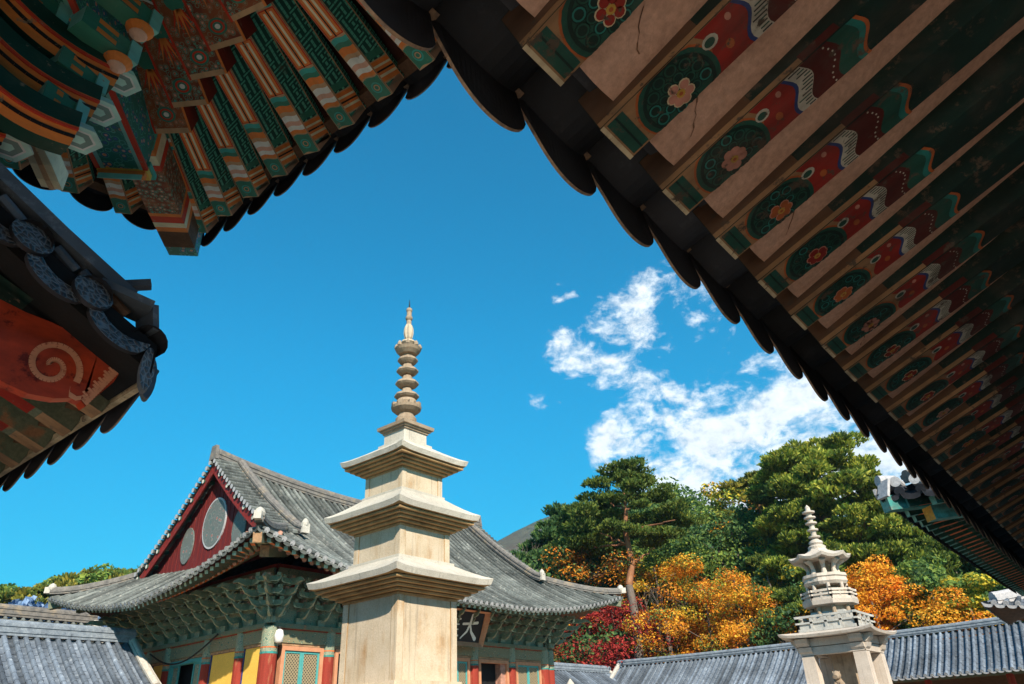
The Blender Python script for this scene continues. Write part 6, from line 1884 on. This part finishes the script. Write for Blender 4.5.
grow(782, 570, 55, 'broadleaf_tree', 'dark shrubby tree left of the ornate pagoda with thin grey stems', 'leaf', [('dark', .8), ('yellow', .25)], q(7650), 0.258, 29, .38, bare=.25, flat=.6)
grow(885, 572, 52, 'maple_tree', 'brilliant orange gold maple right of the ornate pagoda', 'maple', [('gold', .9), ('orange', .45)], q(17000), .165, 30, .44, bare=.2, npads=20)
grow(850, 592, 55, 'maple_tree', 'orange maple directly behind the ornate pagoda railing', 'maple', [('orange', .4), ('gold', .5), ('green', .3)], q(9500), .17, 31, .4, bare=.2)
grow(945, 560, 56, 'broadleaf_tree', 'dark green tree right of the brilliant gold maple', 'leaf', [('green', .6), ('dark', .7)], q(11050), 0.272, 32, .36, bare=.25, npads=16, flat=.6)
grow(985, 578, 53, 'broadleaf_tree', 'green and golden tree below the gate roof at the right edge', 'maple', [('yellow', .6), ('green', .8)], q(11050), 0.245, 33, .40, bare=.2, npads=16)
grow(925, 520, 62, 'pine_tree', 'shaded pine between the bright pine and the gate eave', 'needle', [('pine', 1)], q(11050), 0.313, 34, .32, bare=.3, npads=16, trunk='bark_red')
grow(1015, 585, 58, 'broadleaf_tree', 'dark evergreen behind the small pale roof corner at the right edge', 'leaf', 'dark', q(6800), 0.306, 35, .40, bare=.2, flat=.6)
grow(757, 515, 64, 'broadleaf_tree', 'dim green tree between the golden patches and the olive pine', 'leaf', [('dark', .8), ('green', .4)], q(9350), 0.306, 36, .40, bare=.2, npads=15, flat=.65)
# leafless tree above the hall roof, and thin bare trunks
def bare_tree(px, py, D, seed, label, fine=True, sp=.28):
    x, y = at(px, D); D = math.hypot(x, y); gz = ground_z(x, y); H = height_for(px, py, D, x, y); rn = random.Random(seed); mb = MB()
    def rec(p, d, L_, r_, lev):
        e = p + d * L_; mid = p.lerp(e, .5) + V((rn.uniform(-1, 1), rn.uniform(-1, 1), 0)) * L_ * .06
        mb.tube([p, mid, e], [r_, r_ * .8, r_ * .6], 5 if lev else 8, 0)
        if lev < 5:
            for k in range(2 if lev else 3):
                nd = (d + V((rn.uniform(-1, 1), rn.uniform(-1, 1), rn.uniform(-.1, .6))) * (.75 if lev else .6)).normalized(); rec(e, nd, L_ * rn.uniform(.55, .8), r_ * .6, lev + 1)
            rec(e, (d + V((rn.uniform(-.2, .2), rn.uniform(-.2, .2), .2))).normalized(), L_ * .72, r_ * .6, lev + 1)
    rec(V((0, 0, -.5)), V((.02, .02, 1)), H * .30, .0115 * H, 0)
    t = thing('bare_tree', label, 'tree', (x, y, gz)); o = bpy.data.objects.new('trunk', mb.mesh('trunk', M['bark_grey'])); C.objects.link(o); o.parent = t
bare_tree(502, 512, 62, 3, 'leafless tree against the far mountain above the hall roof')
bare_tree(648, 560, 52, 6, 'leafless grey tree whose trunk stands right of the red pine trunk')
bare_tree(664, 585, 52.5, 9, 'slender leafless tree in front of the golden orange maple')
bare_tree(800, 600, 53, 12, 'thin bare stems left of the ornate pagoda roof')

# wooded slope behind: copies of four kinds
protos = [make_tree('tree', 11, 4.2, 'leaf', 'dark', q(6120), 0.408, 61, bare=.2, flat=.65), make_tree('tree', 12, 3.9, 'needle', 'pine', q(6120), 0.408, 62, bare=.3, npads=14),
          make_tree('tree', 10, 4.2, 'leaf', [('green', 1)], q(6120), 0.374, 63, bare=.2, flat=.6), make_tree('tree', 9, 4.0, 'maple', [('yellow', .5), ('rust', .5)], q(5780), 0.34, 64, bare=.2)]
kinds = [('broadleaf_tree', 'dark green broadleaf tree, one of the crowns filling the wooded slope behind'), ('pine_tree', 'plain green pine, one of the crowns filling the wooded slope behind'),
         ('broadleaf_tree', 'mid green broadleaf tree, one of the crowns filling the wooded slope behind'), ('broadleaf_tree', 'dull gold and rust tree, one of the crowns filling the wooded slope behind')]
rn = random.Random(17); cnt = 0
for ring, (D, step) in enumerate(((66, 3.4), (78, 3.2), (92, 3.0), (108, 2.8))):
    az = 50.5 + ring * .8
    while az < 92:
        a = R(az + rn.uniform(-.8, .8)); d = D + rn.uniform(-4, 4); x, y = math.sin(a) * d, math.cos(a) * d
        k = rn.choice((0, 0, 1, 1, 2, 2, 3)); sc = rn.uniform(.75, 1.1)
        top_el = math.degrees(math.atan((ground_z(x, y) + 11 * sc - 1.6) / d))
        lim = 9.5 + 5.0 * max(0, min(1, (az - 52) / 16))
        if az > 52 or ring > 1:
            if top_el > lim: sc *= max(.45, (math.tan(R(lim)) * d + 1.6 - ground_z(x, y)) / (11 * sc))
            plant(protos[k], kinds[k][0], x, y, kinds[k][1], group='trees filling the wooded slope', sc=sc, rot=rn.uniform(0, 6)); cnt += 1
        az += step
# the low hill beyond the left end of the hall
lp = [make_tree('tree', 9, 4.2, 'leaf', [('green', .8), ('yellow', .35)], q(6460), 0.34, 71, bare=.15, flat=.55), make_tree('tree', 9, 3.8, 'needle', [('pine_olive', .7), ('pine', .6)], q(6120), 0.374, 72, bare=.2, npads=14), make_tree('tree', 8, 4.0, 'maple', [('rust', .7), ('green', .5)], q(5780), 0.34, 73, bare=.15)]
LH = [(2, 586, 95, 0), (22, 581, 92, 1), (44, 577, 96, 0), (62, 574, 93, 1), (84, 569, 92, 1), (104, 565, 95, 0), (124, 562, 91, 1), (142, 568, 94, 0), (12, 588, 84, 1), (36, 584, 83, 1), (60, 580, 84, 1), (92, 574, 83, 0), (118, 570, 84, 1), (-18, 582, 90, 0)]
lk_ = ['green and yellowish tree on the low hill at the left, beyond the hall eave', 'olive pine on the low hill at the left, beyond the hall eave', 'rust tinted tree on the low hill at the left, beyond the hall eave']
for i, (px, py, D, k) in enumerate(LH):
    x, y = at(px, D); H = height_for(px, py, D, x, y); H0 = (9, 9, 8)[k]
    plant(lp[k], ('broadleaf_tree', 'pine_tree', 'broadleaf_tree')[k], x, y, lk_[k], group='trees on the low hill at the left', sc=H / H0, rot=i * 1.3)
bl = make_tree('tree', 6, 3.2, 'leaf', [('blue', 1)], q(4420), 0.272, 81, bare=.15, flat=.5)
for i, (px, py, D, lab) in enumerate(((22, 594, 62, 'tree with bluish light painted into its leaves above the roof at the left edge, larger one'), (76, 586, 66, 'tree with bluish light painted into its leaves beside the left tip of the hall eave'), (-4, 598, 64, 'tree with bluish light painted into its leaves cut by the left edge of the picture'))):
    x, y = at(px, D); H = height_for(px, py, D, x, y); plant(bl, 'shrub_tree', x, y, lab, sc=H / 6 * .95, rot=i * 2)
